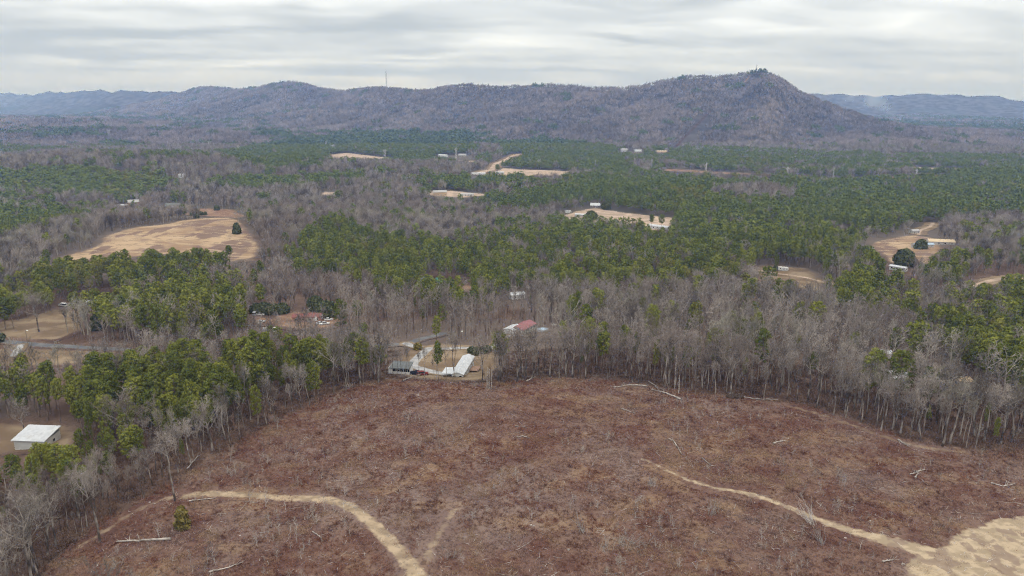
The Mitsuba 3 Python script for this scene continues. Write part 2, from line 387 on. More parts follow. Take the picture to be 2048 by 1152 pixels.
lane('highway', [(958, 349), (985, 338), (992, 328), (1012, 320), (1025, 313), (1035, 309)], 14, 'm_palelane', 'pale road climbing through the valley', 0.7, 5, trim=8)
sheet('trailer_yard', world_poly([(1500, 545), (1520, 532), (1560, 532), (1620, 538), (1645, 560), (1645, 585), (1600, 578), (1540, 570)]), 2.0, 'm_lawn', 'brown lawn where the white trailer stands', 0.3)
lane('farm_lane', [(1478, 541), (1520, 543), (1560, 549), (1610, 556), (1650, 566), (1700, 575)], 4, 'm_palelane', 'pale lane past the white trailer', 0.5, 1.5, trim=1)
sheet('right_yard', world_poly([(1735, 490), (1770, 478), (1830, 470), (1885, 480), (1885, 505), (1855, 530), (1820, 522), (1795, 540), (1765, 515)]), 3, 'm_field', 'tan yard of the far houses among pines', 0.4)
lane('right_lane', [(1865, 447), (1858, 455), (1840, 462), (1838, 470)], 5, 'm_palelane', 'curving pale lane at the edge of the pines', 0.6, 2.5, trim=5)
lane('right_road', [(1950, 575), (1985, 562), (2010, 558), (2060, 556)], 6, 'm_palelane', 'pale road at the wood edge', 0.5, 2, trim=4)
sheet('camp_yard', world_poly([(895, 569), (945, 570), (950, 577), (930, 584), (905, 578)]), 2, 'm_clay', 'small bare yard by the green roofed sheds', 0.3)
sheet('tan_yard', world_poly([(850, 384), (905, 382), (985, 390), (930, 396), (860, 393)]), 4, 'm_pale', 'pale yard round the tan house', 0.5)
sheet('mid_field', world_poly([(640, 384), (690, 384), (690, 392), (645, 392)]), 4, 'm_pale', 'small pale clearing in the grey woods', 0.5)

# ---------------------------------------------------------------- tree building blocks
def tube(P, R, sides=5):
    P, R = np.asarray(P, float), np.broadcast_to(R, (len(P),)).astype(float)
    t = np.gradient(P, axis=0)
    t /= np.linalg.norm(t, axis=1, keepdims=True) + 1e-9
    a = np.cross(t, np.where(np.abs(t[:, 2:]) < 0.9, [0, 0, 1.0], [1.0, 0, 0]))
    a /= np.linalg.norm(a, axis=1, keepdims=True) + 1e-9
    b, g = np.cross(t, a), np.arange(sides) * 2 * np.pi / sides
    v = P[:, None] + R[:, None, None] * (np.cos(g)[None, :, None] * a[:, None] + np.sin(g)[None, :, None] * b[:, None])
    i, j = np.meshgrid(np.arange(len(P) - 1), np.arange(sides), indexing='ij')
    q = np.stack([i * sides + j, i * sides + (j + 1) % sides, (i + 1) * sides + (j + 1) % sides, (i + 1) * sides + j], -1).reshape(-1, 4)
    return v.reshape(-1, 3), np.vstack([q[:, [0, 1, 2]], q[:, [0, 2, 3]]])


def join(parts):
    vs, fs, n = [], [], 0
    for v, f in parts:
        vs.append(v)
        fs.append(np.asarray(f) + n)
        n += len(v)
    return np.vstack(vs), np.vstack(fs)


def slivers(P0, P1, w, r):
    """Thin tapering blades from P0 to P1, one triangle each."""
    P0, P1 = np.asarray(P0, float), np.asarray(P1, float)
    d = P1 - P0
    s = np.cross(d, r.normal(size=P0.shape))
    s /= np.linalg.norm(s, axis=1, keepdims=True) + 1e-9
    w = np.broadcast_to(w, (len(P0),))[:, None]
    v = np.stack([P0 - s * w / 2, P0 + s * w / 2, P1], 1).reshape(-1, 3)
    return v, np.arange(len(v)).reshape(-1, 3)


def unit(v):
    return v / (np.linalg.norm(v, axis=-1, keepdims=True) + 1e-9)


def bare_tree(seed, h=20.0, limbs=11, branches=6, twigs=7, sub=2, spread=0.30, low=0.38, tw=0.055, sides=(6, 4, 3), fork=0.0):
    """(trunk with its limbs, crown of branches and twigs) of a leafless broad-leaved tree."""
    r = np.random.default_rng(seed)
    n = 7
    tz = np.linspace(0, h * 0.8, n)
    wig = np.cumsum(r.normal(0, 0.012 * h, (n, 2)), 0)
    tp = np.column_stack([wig - wig[0], tz])
    tr = np.interp(tz / h, [0, 0.03, 0.4, 0.8], [0.0165 * h, 0.0135 * h, 0.0095 * h, 0.003 * h])
    tp[0, 2] = -0.6
    wood, P0, P1, W = [tube(tp, tr, sides[0])], [], [], []
    crown = []
    for k in range(limbs):
        f = low + (0.8 - low) * (k + r.uniform(0, 0.8)) / limbs
        z = f * h
        base = np.array([np.interp(z, tz, tp[:, 0]), np.interp(z, tz, tp[:, 1]), z])
        az = k * 2.4 + r.uniform(-0.5, 0.5)
        el = math.radians(np.interp(f, [low, 0.8], [28, 62]) + r.uniform(-9, 9))
        L = spread * h * np.interp(f, [low, 0.6, 0.8], [0.95, 1.0, 0.75]) * r.uniform(0.75, 1.2)
        d = np.array([math.cos(az) * math.cos(el), math.sin(az) * math.cos(el), math.sin(el)])
        m = 5
        q = [base]
        for i in range(m):
            d = unit(d + np.array([0, 0, 0.13]) + r.normal(0, 0.11, 3))
            q.append(q[-1] + d * L / m)
        q = np.array(q)
        lr = np.interp(np.linspace(0, 1, m + 1), [0, 1], [0.0072 * h * (1.15 - f * 0.6), 0.0016 * h])
        wood.append(tube(q, lr, sides[1]))
        for j in range(branches):
            t = 0.25 + 0.75 * (j + r.uniform(0, 0.9)) / branches
            i = min(int(t * m), m - 1)
            b0 = q[i] + (q[i + 1] - q[i]) * (t * m - i)
            bd = unit(unit(q[i + 1] - q[i]) + r.normal(0, 0.62, 3) + np.array([0, 0, 0.22]))
            bl = L * (0.52 - 0.18 * t) * r.uniform(0.7, 1.25)
            b1 = b0 + bd * bl * 0.55
            b2 = b1 + unit(bd + r.normal(0, 0.28, 3) + np.array([0, 0, 0.25])) * bl * 0.45
            br = 0.0016 * h
            crown.append(tube([b0, b1, b2], [br, br * 0.7, br * 0.35], sides[2]))
            for u in range(twigs):
                s = 0.15 + 0.85 * (u + r.uniform(0, 1)) / twigs
                w0 = b0 + (b1 - b0) * min(s / 0.55, 1) + (b2 - b1) * max(0, (s - 0.55) / 0.45)
                wd = unit(bd + r.normal(0, 0.75, 3) + np.array([0, 0, 0.3]))
                wl = h * 0.05 * r.uniform(0.7, 1.6)
                w1 = w0 + wd * wl
                P0.append(w0); P1.append(w1); W.append(tw)
                for _ in range(sub):
                    c = w0 + (w1 - w0) * r.uniform(0.2, 0.9)
                    P0.append(c); P1.append(c + unit(wd + r.normal(0, 0.7, 3)) * wl * r.uniform(0.4, 0.8)); W.append(tw * 0.8)
    crown.append(slivers(P0, P1, np.array(W), r))
    return join(wood), join(crown)


def bare_far(seed, h=18.0, n=46, w=0.30, trunk=True, rad=3.6):
    """A leafless tree far off: a trunk and a spray of thin boughs."""
    r = np.random.default_rng(seed)
    out = []
    if trunk:
        out.append(slivers(np.array([[-0.0, 0, -0.6]] * 2), np.array([[r.normal(0, 0.3), r.normal(0, 0.3), h * 0.8]] * 2), 0.62, r))
    z0 = h * r.uniform(0.32, 0.66, n)
    az = r.uniform(0, 2 * np.pi, n)
    p0 = np.stack([np.cos(az) * 0.3, np.sin(az) * 0.3, z0], 1) * 1.0
    rr = rad * np.sqrt(r.uniform(0.05, 1, n))
    top = h * (0.62 + 0.40 * np.sqrt(np.clip(1 - (rr / rad) ** 2 * 0.85, 0, 1))) * r.uniform(0.9, 1.04, n)
    a2 = az + r.normal(0, 0.35, n)
    p1 = np.stack([np.cos(a2) * rr, np.sin(a2) * rr, top], 1)
    mid = p0 + (p1 - p0) * r.uniform(0.3, 0.7, (n, 1)) + np.stack([np.cos(az), np.sin(az), 0 * az], 1) * 0.5
    out.append(slivers(p0, p1, w, r))
    e = mid + (p1 - p0) * 0.35 + r.normal(0, rad * 0.28, (n, 3))
    out.append(slivers(mid, e, w * 0.8, r))
    return join(out)


def clump_tris(centres, radii, per, size, r, flat=0.75, up=0.0):
    """Needle clumps: small faces laid over lumpy ellipsoids, facing mostly outwards."""
    m = len(centres)
    d = unit(r.normal(size=(m, per, 3)) + np.array([0, 0, up]))
    p = centres[:, None] + d * np.array([1, 1, flat]) * radii[:, None, None] * r.uniform(0.72, 1.08, (m, per, 1))
    nrm = unit(d + r.normal(0, 0.42, d.shape)).reshape(-1, 3)
    p = p.reshape(-1, 3)
    a = unit(np.cross(nrm, r.normal(size=nrm.shape)))
    b = np.cross(nrm, a)
    s = size * r.uniform(0.65, 1.35, (len(p), 1))
    v = np.stack([p + a * s, p - a * s * 0.55 + b * s * 0.75, p - a * s * 0.5 - b * s * 0.8], 1).reshape(-1, 3)
    return v, np.arange(len(v)).reshape(-1, 3)


def pine_tree(seed, h=19.0, clumps=50, per=46, size=0.42, low=0.42, rad=2.7, wood=True):
    r = np.random.default_rng(seed)
    n = 6
    tz = np.linspace(0, h * 0.97, n)
    wig = np.cumsum(r.normal(0, 0.006 * h, (n, 2)), 0)
    tp = np.column_stack([wig - wig[0], tz])
    tp[0, 2] = -0.6
    parts = [tube(tp, np.interp(tz / h, [0, 0.5, 0.97], [0.0125 * h, 0.009 * h, 0.0018 * h]), 5)]
    k = np.arange(clumps)
    f = low + (0.99 - low) * ((k + r.uniform(0, 1, clumps)) / clumps) ** 0.85
    t = (f - low) / (1 - low)
    env = rad * np.interp(t, [0, 0.2, 0.55, 0.82, 1], [0.62, 0.98, 1.0, 0.80, 0.32])
    az = k * 2.399 + r.uniform(-0.5, 0.5, clumps)
    rr = env * r.uniform(0.45, 1.05, clumps)
    c = np.stack([np.cos(az) * rr + np.interp(f * h, tz, tp[:, 0]), np.sin(az) * rr + np.interp(f * h, tz, tp[:, 1]), f * h], 1)
    rd = np.interp(t, [0, 0.6, 1], [0.95, 1.2, 0.95]) * rad / 2.7 * r.uniform(0.7, 1.3, clumps) * (34 / clumps) ** 0.42
    if wood:
        for i in range(clumps):
            z = c[i, 2] - 0.35 * rr[i]
            parts.append(tube([[np.interp(z, tz, tp[:, 0]), np.interp(z, tz, tp[:, 1]), z], c[i]], [0.07, 0.03], 3))
        for _ in range(5):                                    # dead stubs on the bare bole
            z, a = r.uniform(0.2, low + 0.05) * h, r.uniform(0, 6.28)
            parts.append(tube([[0, 0, z], [math.cos(a) * 1.1, math.sin(a) * 1.1, z + 0.1]], [0.04, 0.015], 3))
    return join(parts), clump_tris(c, rd, per, size, r, 0.68, 0.25)


def group(name, **shapes):
    scene[name] = {'type': 'shapegroup', **shapes}


def bark_tex(lo, hi):
    return lambda p, n, uv: mix(lo, hi, smoothstep(0.3, 0.7, fbm(p.x * 0.11, p.y * 0.11, p.z * 0.35, 3)))


diffuse('m_bark', bark_tex((0.080, 0.064, 0.056), (0.37, 0.325, 0.285)))
diffuse('m_under', lambda p, n, uv: mix((0.085, 0.055, 0.043), (0.24, 0.155, 0.12), noise(p.x / 3.1, p.y / 3.1, 2)))
diffuse('m_pine_bark', bark_tex((0.13, 0.095, 0.075), (0.27, 0.215, 0.18)))


def twig_col(p, n, uv):
    a, b = noise(p.x / 5.2, p.y / 5.2, 3), fbm(p.x / 60, p.y / 60, 1, 3)
    c = mix((0.128, 0.109, 0.096), (0.40, 0.350, 0.310), smoothstep(0.15, 0.85, a))
    c = mix(c, (0.235, 0.185, 0.165), smoothstep(0.45, 0.7, b) * 0.55)
    return mix(c, (0.40, 0.385, 0.30), smoothstep(0.62, 0.8, fbm(p.x / 17 + 50, p.y / 17, 1, 2)) * 0.5)


def needle_col(p, n, uv):
    a, b, c = noise(p.x / 4.6, p.y / 4.6, 9), fbm(p.x / 55, p.y / 55, 4, 3), noise(p.x / 0.9, p.y / 0.9, p.z / 0.9)
    g = mix((0.092, 0.112, 0.025), (0.255, 0.262, 0.052), smoothstep(0.2, 0.85, a) * 0.72 + 0.28 * c)
    g = mix(g, (0.118, 0.160, 0.052), smoothstep(330, 900, p.y) * 0.6)
    return mix(g, (0.22, 0.19, 0.055), smoothstep(0.58, 0.74, b) * smoothstep(0.45, 0.8, noise(p.x / 6 + 20, p.y / 6, 2)) * 0.7)


diffuse('m_twig', twig_col)
diffuse('m_needle', needle_col)
diffuse('m_hill_twig', lambda p, n, uv: mix((0.115, 0.094, 0.092), (0.43, 0.362, 0.345), smoothstep(0.2, 0.85, noise(p.x / 7.5, p.y / 7.5, 3)) * 0.6 + 0.4 * smoothstep(0.3, 0.7, fbm(p.x / 150, p.y / 150, p.z / 110, 4))))
diffuse('m_hill_needle', lambda p, n, uv: mix((0.066, 0.098, 0.042), (0.138, 0.172, 0.066), smoothstep(0.2, 0.8, noise(p.x / 12, p.y / 12, p.z / 12))))
diffuse('m_cedar', lambda p, n, uv: mix((0.058, 0.072, 0.034), (0.125, 0.130, 0.055), smoothstep(0.2, 0.8, noise(p.x / 0.8, p.y / 0.8, p.z / 0.8))))

BARE_NEAR = [dict(limbs=10, spread=0.28, low=0.52), dict(limbs=8, spread=0.34, low=0.42), dict(limbs=10, spread=0.20, low=0.60), dict(limbs=9, spread=0.25, low=0.56), dict(limbs=12, spread=0.33, low=0.36), dict(limbs=8, spread=0.18, low=0.56)]
for i, kw in enumerate(BARE_NEAR):
    w, c = bare_tree(100 + i, branches=6, twigs=7, tw=0.062, **kw)
    group(f'proto_bare_near_{i}', trunk=mikit.ply(w, 'm_bark', smooth=True), crown=mikit.ply(c, 'm_twig'))
    w, c = bare_tree(200 + i, branches=4, twigs=5, sub=1, tw=0.16, sides=(4, 3, 3), **{**kw, 'limbs': 8})
    group(f'proto_bare_mid_{i}', wood=mikit.ply(join([w, c]), 'm_twig'))
    group(f'proto_under_{i}', wood=mikit.ply(bare_far(350 + i, n=20, w=0.26, rad=2.6), 'm_under'))
    group(f'proto_bare_far_{i}', wood=mikit.ply(bare_far(300 + i, n=44, w=0.34, rad=3.2 + 0.25 * i), 'm_twig'))
for i in range(6):
    w, c = pine_tree(400 + i, low=[0.42, 0.5, 0.38, 0.46, 0.34, 0.55][i], rad=[2.7, 2.9, 2.4, 2.6, 3.1, 2.5][i], per=54, size=0.27)
    group(f'proto_pine_near_{i}', trunk=mikit.ply(w, 'm_pine_bark', smooth=True), crown=mikit.ply(c, 'm_needle'))
    w, c = pine_tree(500 + i, clumps=22, per=26, size=0.52, low=[0.42, 0.5, 0.38, 0.46, 0.34, 0.45][i], rad=[2.7, 3.0, 2.5, 2.6, 3.0, 2.8][i], wood=False)
    group(f'proto_pine_mid_{i}', boles=mikit.ply(w, 'm_pine_bark'), needles=mikit.ply(c, 'm_needle'))
    w, c = pine_tree(600 + i, clumps=13, per=11, size=0.95, low=0.36, rad=2.9, wood=False)
    group(f'proto_pine_far_{i}', needles=mikit.ply(c, 'm_needle'))


def ref(g):
    return {'type': 'ref', 'id': g}


def tf(x, y, z, s=1.0, sz=None, rot=0.0, slope=None, lean=(0.0, 0.0)):
    c, q = math.cos(rot), math.sin(rot)
    sz = s if sz is None else sz
    m = np.array([[c * s, -q * s, lean[0] * sz, x], [q * s, c * s, lean[1] * sz, y], [0, 0, sz, z], [0, 0, 0, 1.0]])
    if slope is not None:
        m[2, 0], m[2, 1] = slope[0] * m[0, 0] + slope[1] * m[1, 0], slope[0] * m[0, 1] + slope[1] * m[1, 1]
    return T(m)


# ---------------------------------------------------------------- which trees grow where: outlines at canopy height
CANOPY = 12.0
COVER = []          # (polygon, share of pines, density, height factor)
for pts, pf, den, hs in [
    ([(430, 262), (560, 258), (700, 262), (960, 262), (1000, 283), (1250, 294), (1560, 299), (1720, 304), (1850, 306), (2060, 312), (2060, 285), (1900, 264), (1700, 225), (1540, 200), (1000, 200), (560, 200)], 0.035, 1.0, 0.85),
    ([(0, 232), (260, 246), (560, 236), (560, 258), (430, 270), (250, 275), (0, 262)], 0.10, 1.0, 0.8),
    ([(570, 500), (600, 440), (660, 428), (760, 465), (900, 480), (1000, 440), (1150, 432), (1300, 440), (1400, 478), (1470, 520), (1480, 565), (1440, 592), (1380, 580), (1300, 562), (1150, 565), (1060, 560), (1000, 590), (900, 600), (830, 592), (760, 575), (690, 545), (600, 545)], 0.72, 1.0, 0.85),
    ([(570, 500), (600, 440), (660, 428), (760, 470), (900, 500), (960, 560), (900, 590), (830, 575), (760, 560), (690, 535), (600, 535)], 0.84, 1.0, 0.85),
    ([(1020, 385), (1130, 355), (1300, 345), (1450, 365), (1600, 360), (2048, 330), (2300, 330), (2300, 470), (2048, 440), (1900, 440), (1800, 470), (1740, 475), (1640, 470), (1520, 470), (1420, 470), (1340, 436), (1190, 408), (1090, 408)], 0.92, 1.0, 0.9),
    ([(1370, 470), (1460, 440), (1560, 430), (1690, 470), (1760, 530), (1800, 560), (1850, 600), (1960, 650), (2060, 650), (2060, 790), (1960, 720), (1850, 650), (1780, 625), (1690, 600), (1650, 555), (1540, 520), (1470, 530)], 0.85, 1.0, 0.95),
    ([(1880, 505), (2000, 520), (2060, 560), (2060, 640), (1960, 640), (1900, 600), (1850, 545)], 0.85, 1.0, 0.9),
    ([(1860, 430), (2060, 425), (2060, 560), (1960, 505), (1900, 480)], 0.10, 1.0, 0.8),
    ([(1640, 440), (1740, 455), (1850, 440), (1860, 470), (1740, 485), (1660, 470)], 0.25, 0.8, 0.6),
    ([(40, 560), (140, 535), (220, 520), (300, 505), (400, 492), (450, 515), (490, 560), (490, 640), (420, 665), (330, 655), (230, 640), (150, 600), (80, 590)], 0.88, 1.0, 0.95),
    ([(0, 560), (60, 540), (90, 600), (80, 650), (0, 660)], 0.7, 0.8, 0.8),
    ([(60, 770), (180, 735), (330, 712), (460, 715), (600, 690), (700, 680), (770, 715), (720, 755), (600, 780), (500, 810), (420, 840), (330, 838), (200, 845), (110, 838), (80, 800)], 0.90, 1.0, 0.9),
    ([(-60, 735), (50, 735), (62, 790), (30, 830), (-60, 830)], 0.85, 1.0, 0.9),
    ([(-60, 890), (60, 872), (150, 880), (190, 850), (260, 865), (300, 905), (290, 945), (200, 965), (100, 985), (-60, 1000)], 0.88, 1.0, 0.66),
    ([(-200, 345), (150, 332), (300, 348), (380, 362), (300, 388), (230, 402), (130, 388), (-200, 380)], 0.97, 2.2, 0.45),
    ([(-150, 440), (130, 412), (150, 436), (0, 478), (-150, 490)], 0.95, 1.3, 0.7),
    ([(380, 368), (480, 352), (600, 352), (720, 340), (740, 358), (560, 378), (450, 376)], 0.92, 1.2, 0.6),
    ([(430, 305), (520, 290), (700, 268), (940, 262), (960, 300), (800, 318), (680, 308), (640, 332), (540, 335), (470, 320)], 0.95, 1.3, 0.8),
    ([(1000, 288), (1080, 277), (1260, 296), (1250, 340), (1130, 341), (1010, 336)], 0.92, 1.2, 0.8),
    ([(830, 355), (1000, 348), (1170, 362), (1170, 412), (1080, 412), (1000, 396), (840, 384)], 0.75, 1.0, 0.8),
    ([(1250, 298), (1400, 292), (1560, 300), (1720, 305), (2060, 310), (2200, 300), (2200, 345), (1300, 345)], 0.78, 1.2, 0.7),
    ([(1430, 372), (1520, 368), (1590, 380), (1590, 402), (1500, 394), (1420, 388)], 0.02, 1.5, 0.95),
    ([(640, 440), (760, 395), (900, 400), (1000, 425), (1000, 445), (900, 480), (760, 462), (680, 425)], 0.04, 1.1, 0.9),
    ([(360, 400), (560, 375), (700, 380), (780, 395), (640, 440), (570, 500), (510, 480), (500, 430), (460, 400)], 0.03, 1.1, 0.9),
    ([(0, 480), (150, 436), (260, 415), (330, 432), (250, 445), (190, 480), (80, 515), (60, 560), (0, 560)], 0.03, 1.1, 0.9),
    ([(1060, 600), (1280, 570), (1500, 545), (1640, 590), (1800, 640), (1900, 690), (2060, 780), (2300, 860), (2300, 960), (2060, 910), (1800, 870), (1600, 812), (1380, 780), (1000, 760), (985, 700), (1050, 690)], 0.085, 1.15, 1.0),
    ([(150, 1110), (60, 1190), (-200, 1200), (-200, 1000), (60, 985), (200, 965), (300, 935), (400, 880), (520, 800), (700, 760), (800, 745), (760, 775), (640, 805), (540, 860), (440, 920), (350, 975), (260, 1020)], 0.07, 1.5, 0.92),
    ([(490, 640), (620, 610), (700, 600), (1000, 600), (1060, 640), (990, 690), (800, 690), (640, 690), (520, 690)], 0.08, 1.0, 0.9),
    ([(180, 650), (420, 665), (520, 640), (620, 690), (460, 712), (330, 708), (200, 735), (60, 760), (30, 735), (200, 710)], 0.05, 0.95, 0.75),
]:
    pts = np.array(pts, float)
    q = at(pts[:, 0], pts[:, 1], CANOPY * hs)
    COVER.append((shapely.prepare(g := shapely.Polygon(q[:, :2]).buffer(0)) or g, pf, den, hs))


def cover(x, y):
    """(share of pines, density, height factor) at world points."""
    big, mid = meshkit.fbm(np.stack([x / 330, y / 330, 0 * x], -1), 4, 17), meshkit.fbm(np.stack([x / 90, y / 90, 0 * x], -1), 3, 19)
    pf = 0.75 * smooth01((big * 0.7 + mid * 0.3 - 0.49) / 0.10) + 0.04
    den, hs = np.full(x.shape, 1.0), np.full(x.shape, 0.85)
    up = smooth01((gz(x, y) + 22) / 30) * (y > 1600)
    crest = smooth01((gz(x, y) - 130) / 60) * (y > 1600)
    pf = pf * (1 - up) + up * (0.03 + 0.22 * crest * smooth01((mid - 0.45) / 0.1))
    for poly, p, d, h in COVER:
        m = shapely.contains_xy(poly, x, y)
        pf, den, hs = np.where(m, p, pf), np.where(m, d, den), np.where(m, h, hs)
    v = meshkit.fbm(np.stack([x / 65, y / 65, 0 * x + 9], -1), 3, 41)
    pf = np.where((pf > 0.3) & (pf < 0.9) & (hs > 0.5), np.clip(pf - 0.04 + 1.7 * (v - 0.5), 0.05, 0.97), pf)
    return pf, den, hs


BARRED = shapely.union_all([p.buffer(1.0) for p in NO_TREES])
shapely.prepare(BARRED)


def jitter_grid(x0, x1, y0, y1, s, r):
    X, Y = np.meshgrid(np.arange(x0, x1, s), np.arange(y0, y1, s))
    X = X + r.uniform(-0.46, 0.46, X.shape) * s
    Y = Y + r.uniform(-0.46, 0.46, Y.shape) * s
    return X.ravel(), Y.ravel()


KEEP_CLEAR = []     # (x, y, radius): room for buildings and vehicles, filled below by spot()


def in_view(x, y, z, m=90, top=25):
    a, b, f = project(x, y, z)
    a2, b2, _ = project(x, y, z + top)
    return (f > 40) & (a > -m) & (a < 2048 + m) & (b2 < 1152 + m)

# ---------------------------------------------------------------- buildings, vehicles, poles
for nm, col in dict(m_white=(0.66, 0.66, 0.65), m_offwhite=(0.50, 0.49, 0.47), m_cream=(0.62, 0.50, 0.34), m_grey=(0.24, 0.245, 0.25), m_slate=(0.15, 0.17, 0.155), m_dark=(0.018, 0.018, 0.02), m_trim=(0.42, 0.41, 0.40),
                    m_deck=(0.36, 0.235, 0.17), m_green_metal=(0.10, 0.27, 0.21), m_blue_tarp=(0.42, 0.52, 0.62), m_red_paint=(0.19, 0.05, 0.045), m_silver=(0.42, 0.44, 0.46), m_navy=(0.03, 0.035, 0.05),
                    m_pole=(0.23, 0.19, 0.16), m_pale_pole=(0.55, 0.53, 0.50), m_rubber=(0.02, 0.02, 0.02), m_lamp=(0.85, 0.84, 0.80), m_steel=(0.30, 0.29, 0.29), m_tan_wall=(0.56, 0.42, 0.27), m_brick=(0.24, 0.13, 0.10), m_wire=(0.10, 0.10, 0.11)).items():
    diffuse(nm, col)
scene['m_glass'] = {'type': 'twosided', 'bsdf': {'type': 'roughplastic', 'diffuse_reflectance': rgbv((0.02, 0.024, 0.03)), 'alpha': 0.08}}


def stained(name, c, streak, f=0.5):
    diffuse(name, lambda p, n, uv: mix(mix(c, [v * 0.90 for v in c], smoothstep(0.3, 0.7, noise(p.x * 1.1, p.y * 1.1, p.z))), streak, smoothstep(0.5, 0.8, fbm(p.x / 1.9, p.y / 1.9, p.z / 3.3, 4)) * f))


stained('m_metal_roof', (0.60, 0.615, 0.63), (0.50, 0.48, 0.45), 0.5)
stained('m_siding', (0.58, 0.59, 0.575), (0.47, 0.46, 0.41), 0.5)
stained('m_red_roof', (0.36, 0.17, 0.175), (0.30, 0.20, 0.19), 0.7)
stained('m_rust_roof', (0.255, 0.105, 0.095), (0.20, 0.12, 0.10), 0.8)
stained('m_shingle', (0.20, 0.21, 0.195), (0.13, 0.14, 0.13), 0.8)
stained('m_grey_roof', (0.17, 0.18, 0.18), (0.10, 0.105, 0.10), 0.7)
stained('m_pink_brick', (0.40, 0.25, 0.21), (0.30, 0.20, 0.17), 0.5)


def numbered(k):
    if k not in scene and k not in labels:
        return k
    i = 1
    while f'{k}_{i:03d}' in scene or f'{k}_{i:03d}' in labels:
        i += 1
    return f'{k}_{i:03d}'


class Thing:
    """A thing that stands at a place, turned about z; its parts are entries of their own."""
    def __init__(self, name, label, cat, pos, rot=0.0, group=None):
        self.key, self.pos, self.rot = numbered(name), np.asarray(pos, float), rot
        labels[self.key] = {'label': label, 'category': cat, **({'group': group} if group else {})}

    def part(self, name, mesh, mat, label=None, smooth=False):
        v, f = (np.asarray(mesh.vertices), np.asarray(mesh.faces)) if hasattr(mesh, 'vertices') else mesh
        c, s = math.cos(self.rot), math.sin(self.rot)
        w = np.stack([v[:, 0] * c - v[:, 1] * s, v[:, 0] * s + v[:, 1] * c, v[:, 2]], 1) + self.pos
        k = numbered(f'{self.key}__{name}')
        scene[k] = mikit.ply((w, f), mat, smooth=smooth)
        if label:
            labels[k] = {'label': label}
        return k[len(self.key) + 2:]


BOXF = np.array([[0, 2, 1], [0, 3, 2], [4, 5, 6], [4, 6, 7], [0, 1, 5], [0, 5, 4], [1, 2, 6], [1, 6, 5], [2, 3, 7], [2, 7, 6], [3, 0, 4], [3, 4, 7]])


def box(x0, x1, y0, y1, z0, z1, taper=0.0):
    t = taper
    return np.array([[x0, y0, z0], [x1, y0, z0], [x1, y1, z0], [x0, y1, z0], [x0 + t, y0 + t, z1], [x1 - t, y0 + t, z1], [x1 - t, y1 - t, z1], [x0 + t, y1 - t, z1]], float), BOXF


def extrude_x(prof, x0, x1):
    """The (y, z) outline extruded along x."""
    m = trimesh.creation.extrude_polygon(shapely.Polygon(prof), x1 - x0, engine='earcut')
    v = np.asarray(m.vertices)
    return np.stack([v[:, 2] + x0, v[:, 0], v[:, 1]], 1), np.asarray(m.faces)


def slab(p0, p1, p2, p3, t=0.14):
    P = np.array([p0, p1, p2, p3], float)
    n = np.cross(P[1] - P[0], P[3] - P[0])
    n = n / np.linalg.norm(n) * t
    if n[2] < 0:
        n = -n
    return np.vstack([P, P + n]), BOXF


GLADES = []         # ground kept free of trees round buildings and in the open before them


def glade(pos, r, ahead=0.0, w=None):
    x, y = pos[0], pos[1]
    GLADES.append(shapely.Point(x, y).buffer(r))
    if ahead:
        d = math.hypot(x, y)
        if d > 560:
            ahead = max(ahead, 12.5 * d / (CAM_Z - float(gz(x, y))))
        GLADES.append(shapely.LineString([(x, y), (x - x / d * ahead, y - y / d * ahead)]).buffer(w or r * 0.7, cap_style='flat'))


def ribs(t, roof, a, b, c, d, n, mat, name='panel'):
    """Roofing sheets laid side by side on the slope a-b (eave) to d-c (ridge), each a pan with a raised seam."""
    a, b, c, d = (np.array(v, float) for v in (a, b, c, d))
    nrm = unit(np.cross(b - a, d - a))
    nrm = nrm if nrm[2] > 0 else -nrm
    for i in range(n):
        u0, u1 = i / n, (i + 0.93) / n
        lift = nrm * (0.05 + 0.012 * (i % 2))
        pan = slab(a + (b - a) * u0 + lift, a + (b - a) * u1 + lift, d + (c - d) * u1 + lift, d + (c - d) * u0 + lift, 0.04)
        u2 = (i + 1.0) / n
        seam = slab(a + (b - a) * u1 + lift * 0.5, a + (b - a) * u2 + lift * 0.5, d + (c - d) * u2 + lift * 0.5, d + (c - d) * u1 + lift * 0.5, 0.12)
        t.part(f'{roof}__{name}', join([pan, seam]), mat)


def gable(t, L, W, H, rise, wall, roof, over=0.4, panels=0, ox=0.0, oy=0.0, base=-1.0):
    """Walls with gable ends and two roof slopes; the ridge runs along x. Returns the roof's part name."""
    y0, y1 = oy - W / 2, oy + W / 2
    x0, x1 = ox - L / 2, ox + L / 2
    t.part('wall', extrude_x([(y0, base), (y1, base), (y1, H), (oy, H + rise), (y0, H)], x0, x1), wall)
    k = rise / (W / 2)
    e, r0 = H - over * k + 0.03, H + rise + 0.03
    A = slab((x0 - over, y0 - over, e), (x1 + over, y0 - over, e), (x1 + over, oy, r0), (x0 - over, oy, r0))
    B = slab((x0 - over, oy, r0), (x1 + over, oy, r0), (x1 + over, y1 + over, e), (x0 - over, y1 + over, e))
    rn = t.part('roof', join([A, B]), roof)
    if panels:
        up = 0.14
        ribs(t, rn, (x0 - over, y0 - over, e + up), (x1 + over, y0 - over, e + up), (x1 + over, oy - 0.06, r0 + up), (x0 - over, oy - 0.06, r0 + up), panels, roof)
        ribs(t, rn, (x0 - over, oy + 0.06, r0 + up), (x1 + over, oy + 0.06, r0 + up), (x1 + over, y1 + over, e + up), (x0 - over, y1 + over, e + up), panels, roof)
    t.part(f'{rn}__ridge_cap', box(x0 - over, x1 + over, oy - 0.16, oy + 0.16, r0 + 0.08, r0 + 0.24), roof)
    return rn


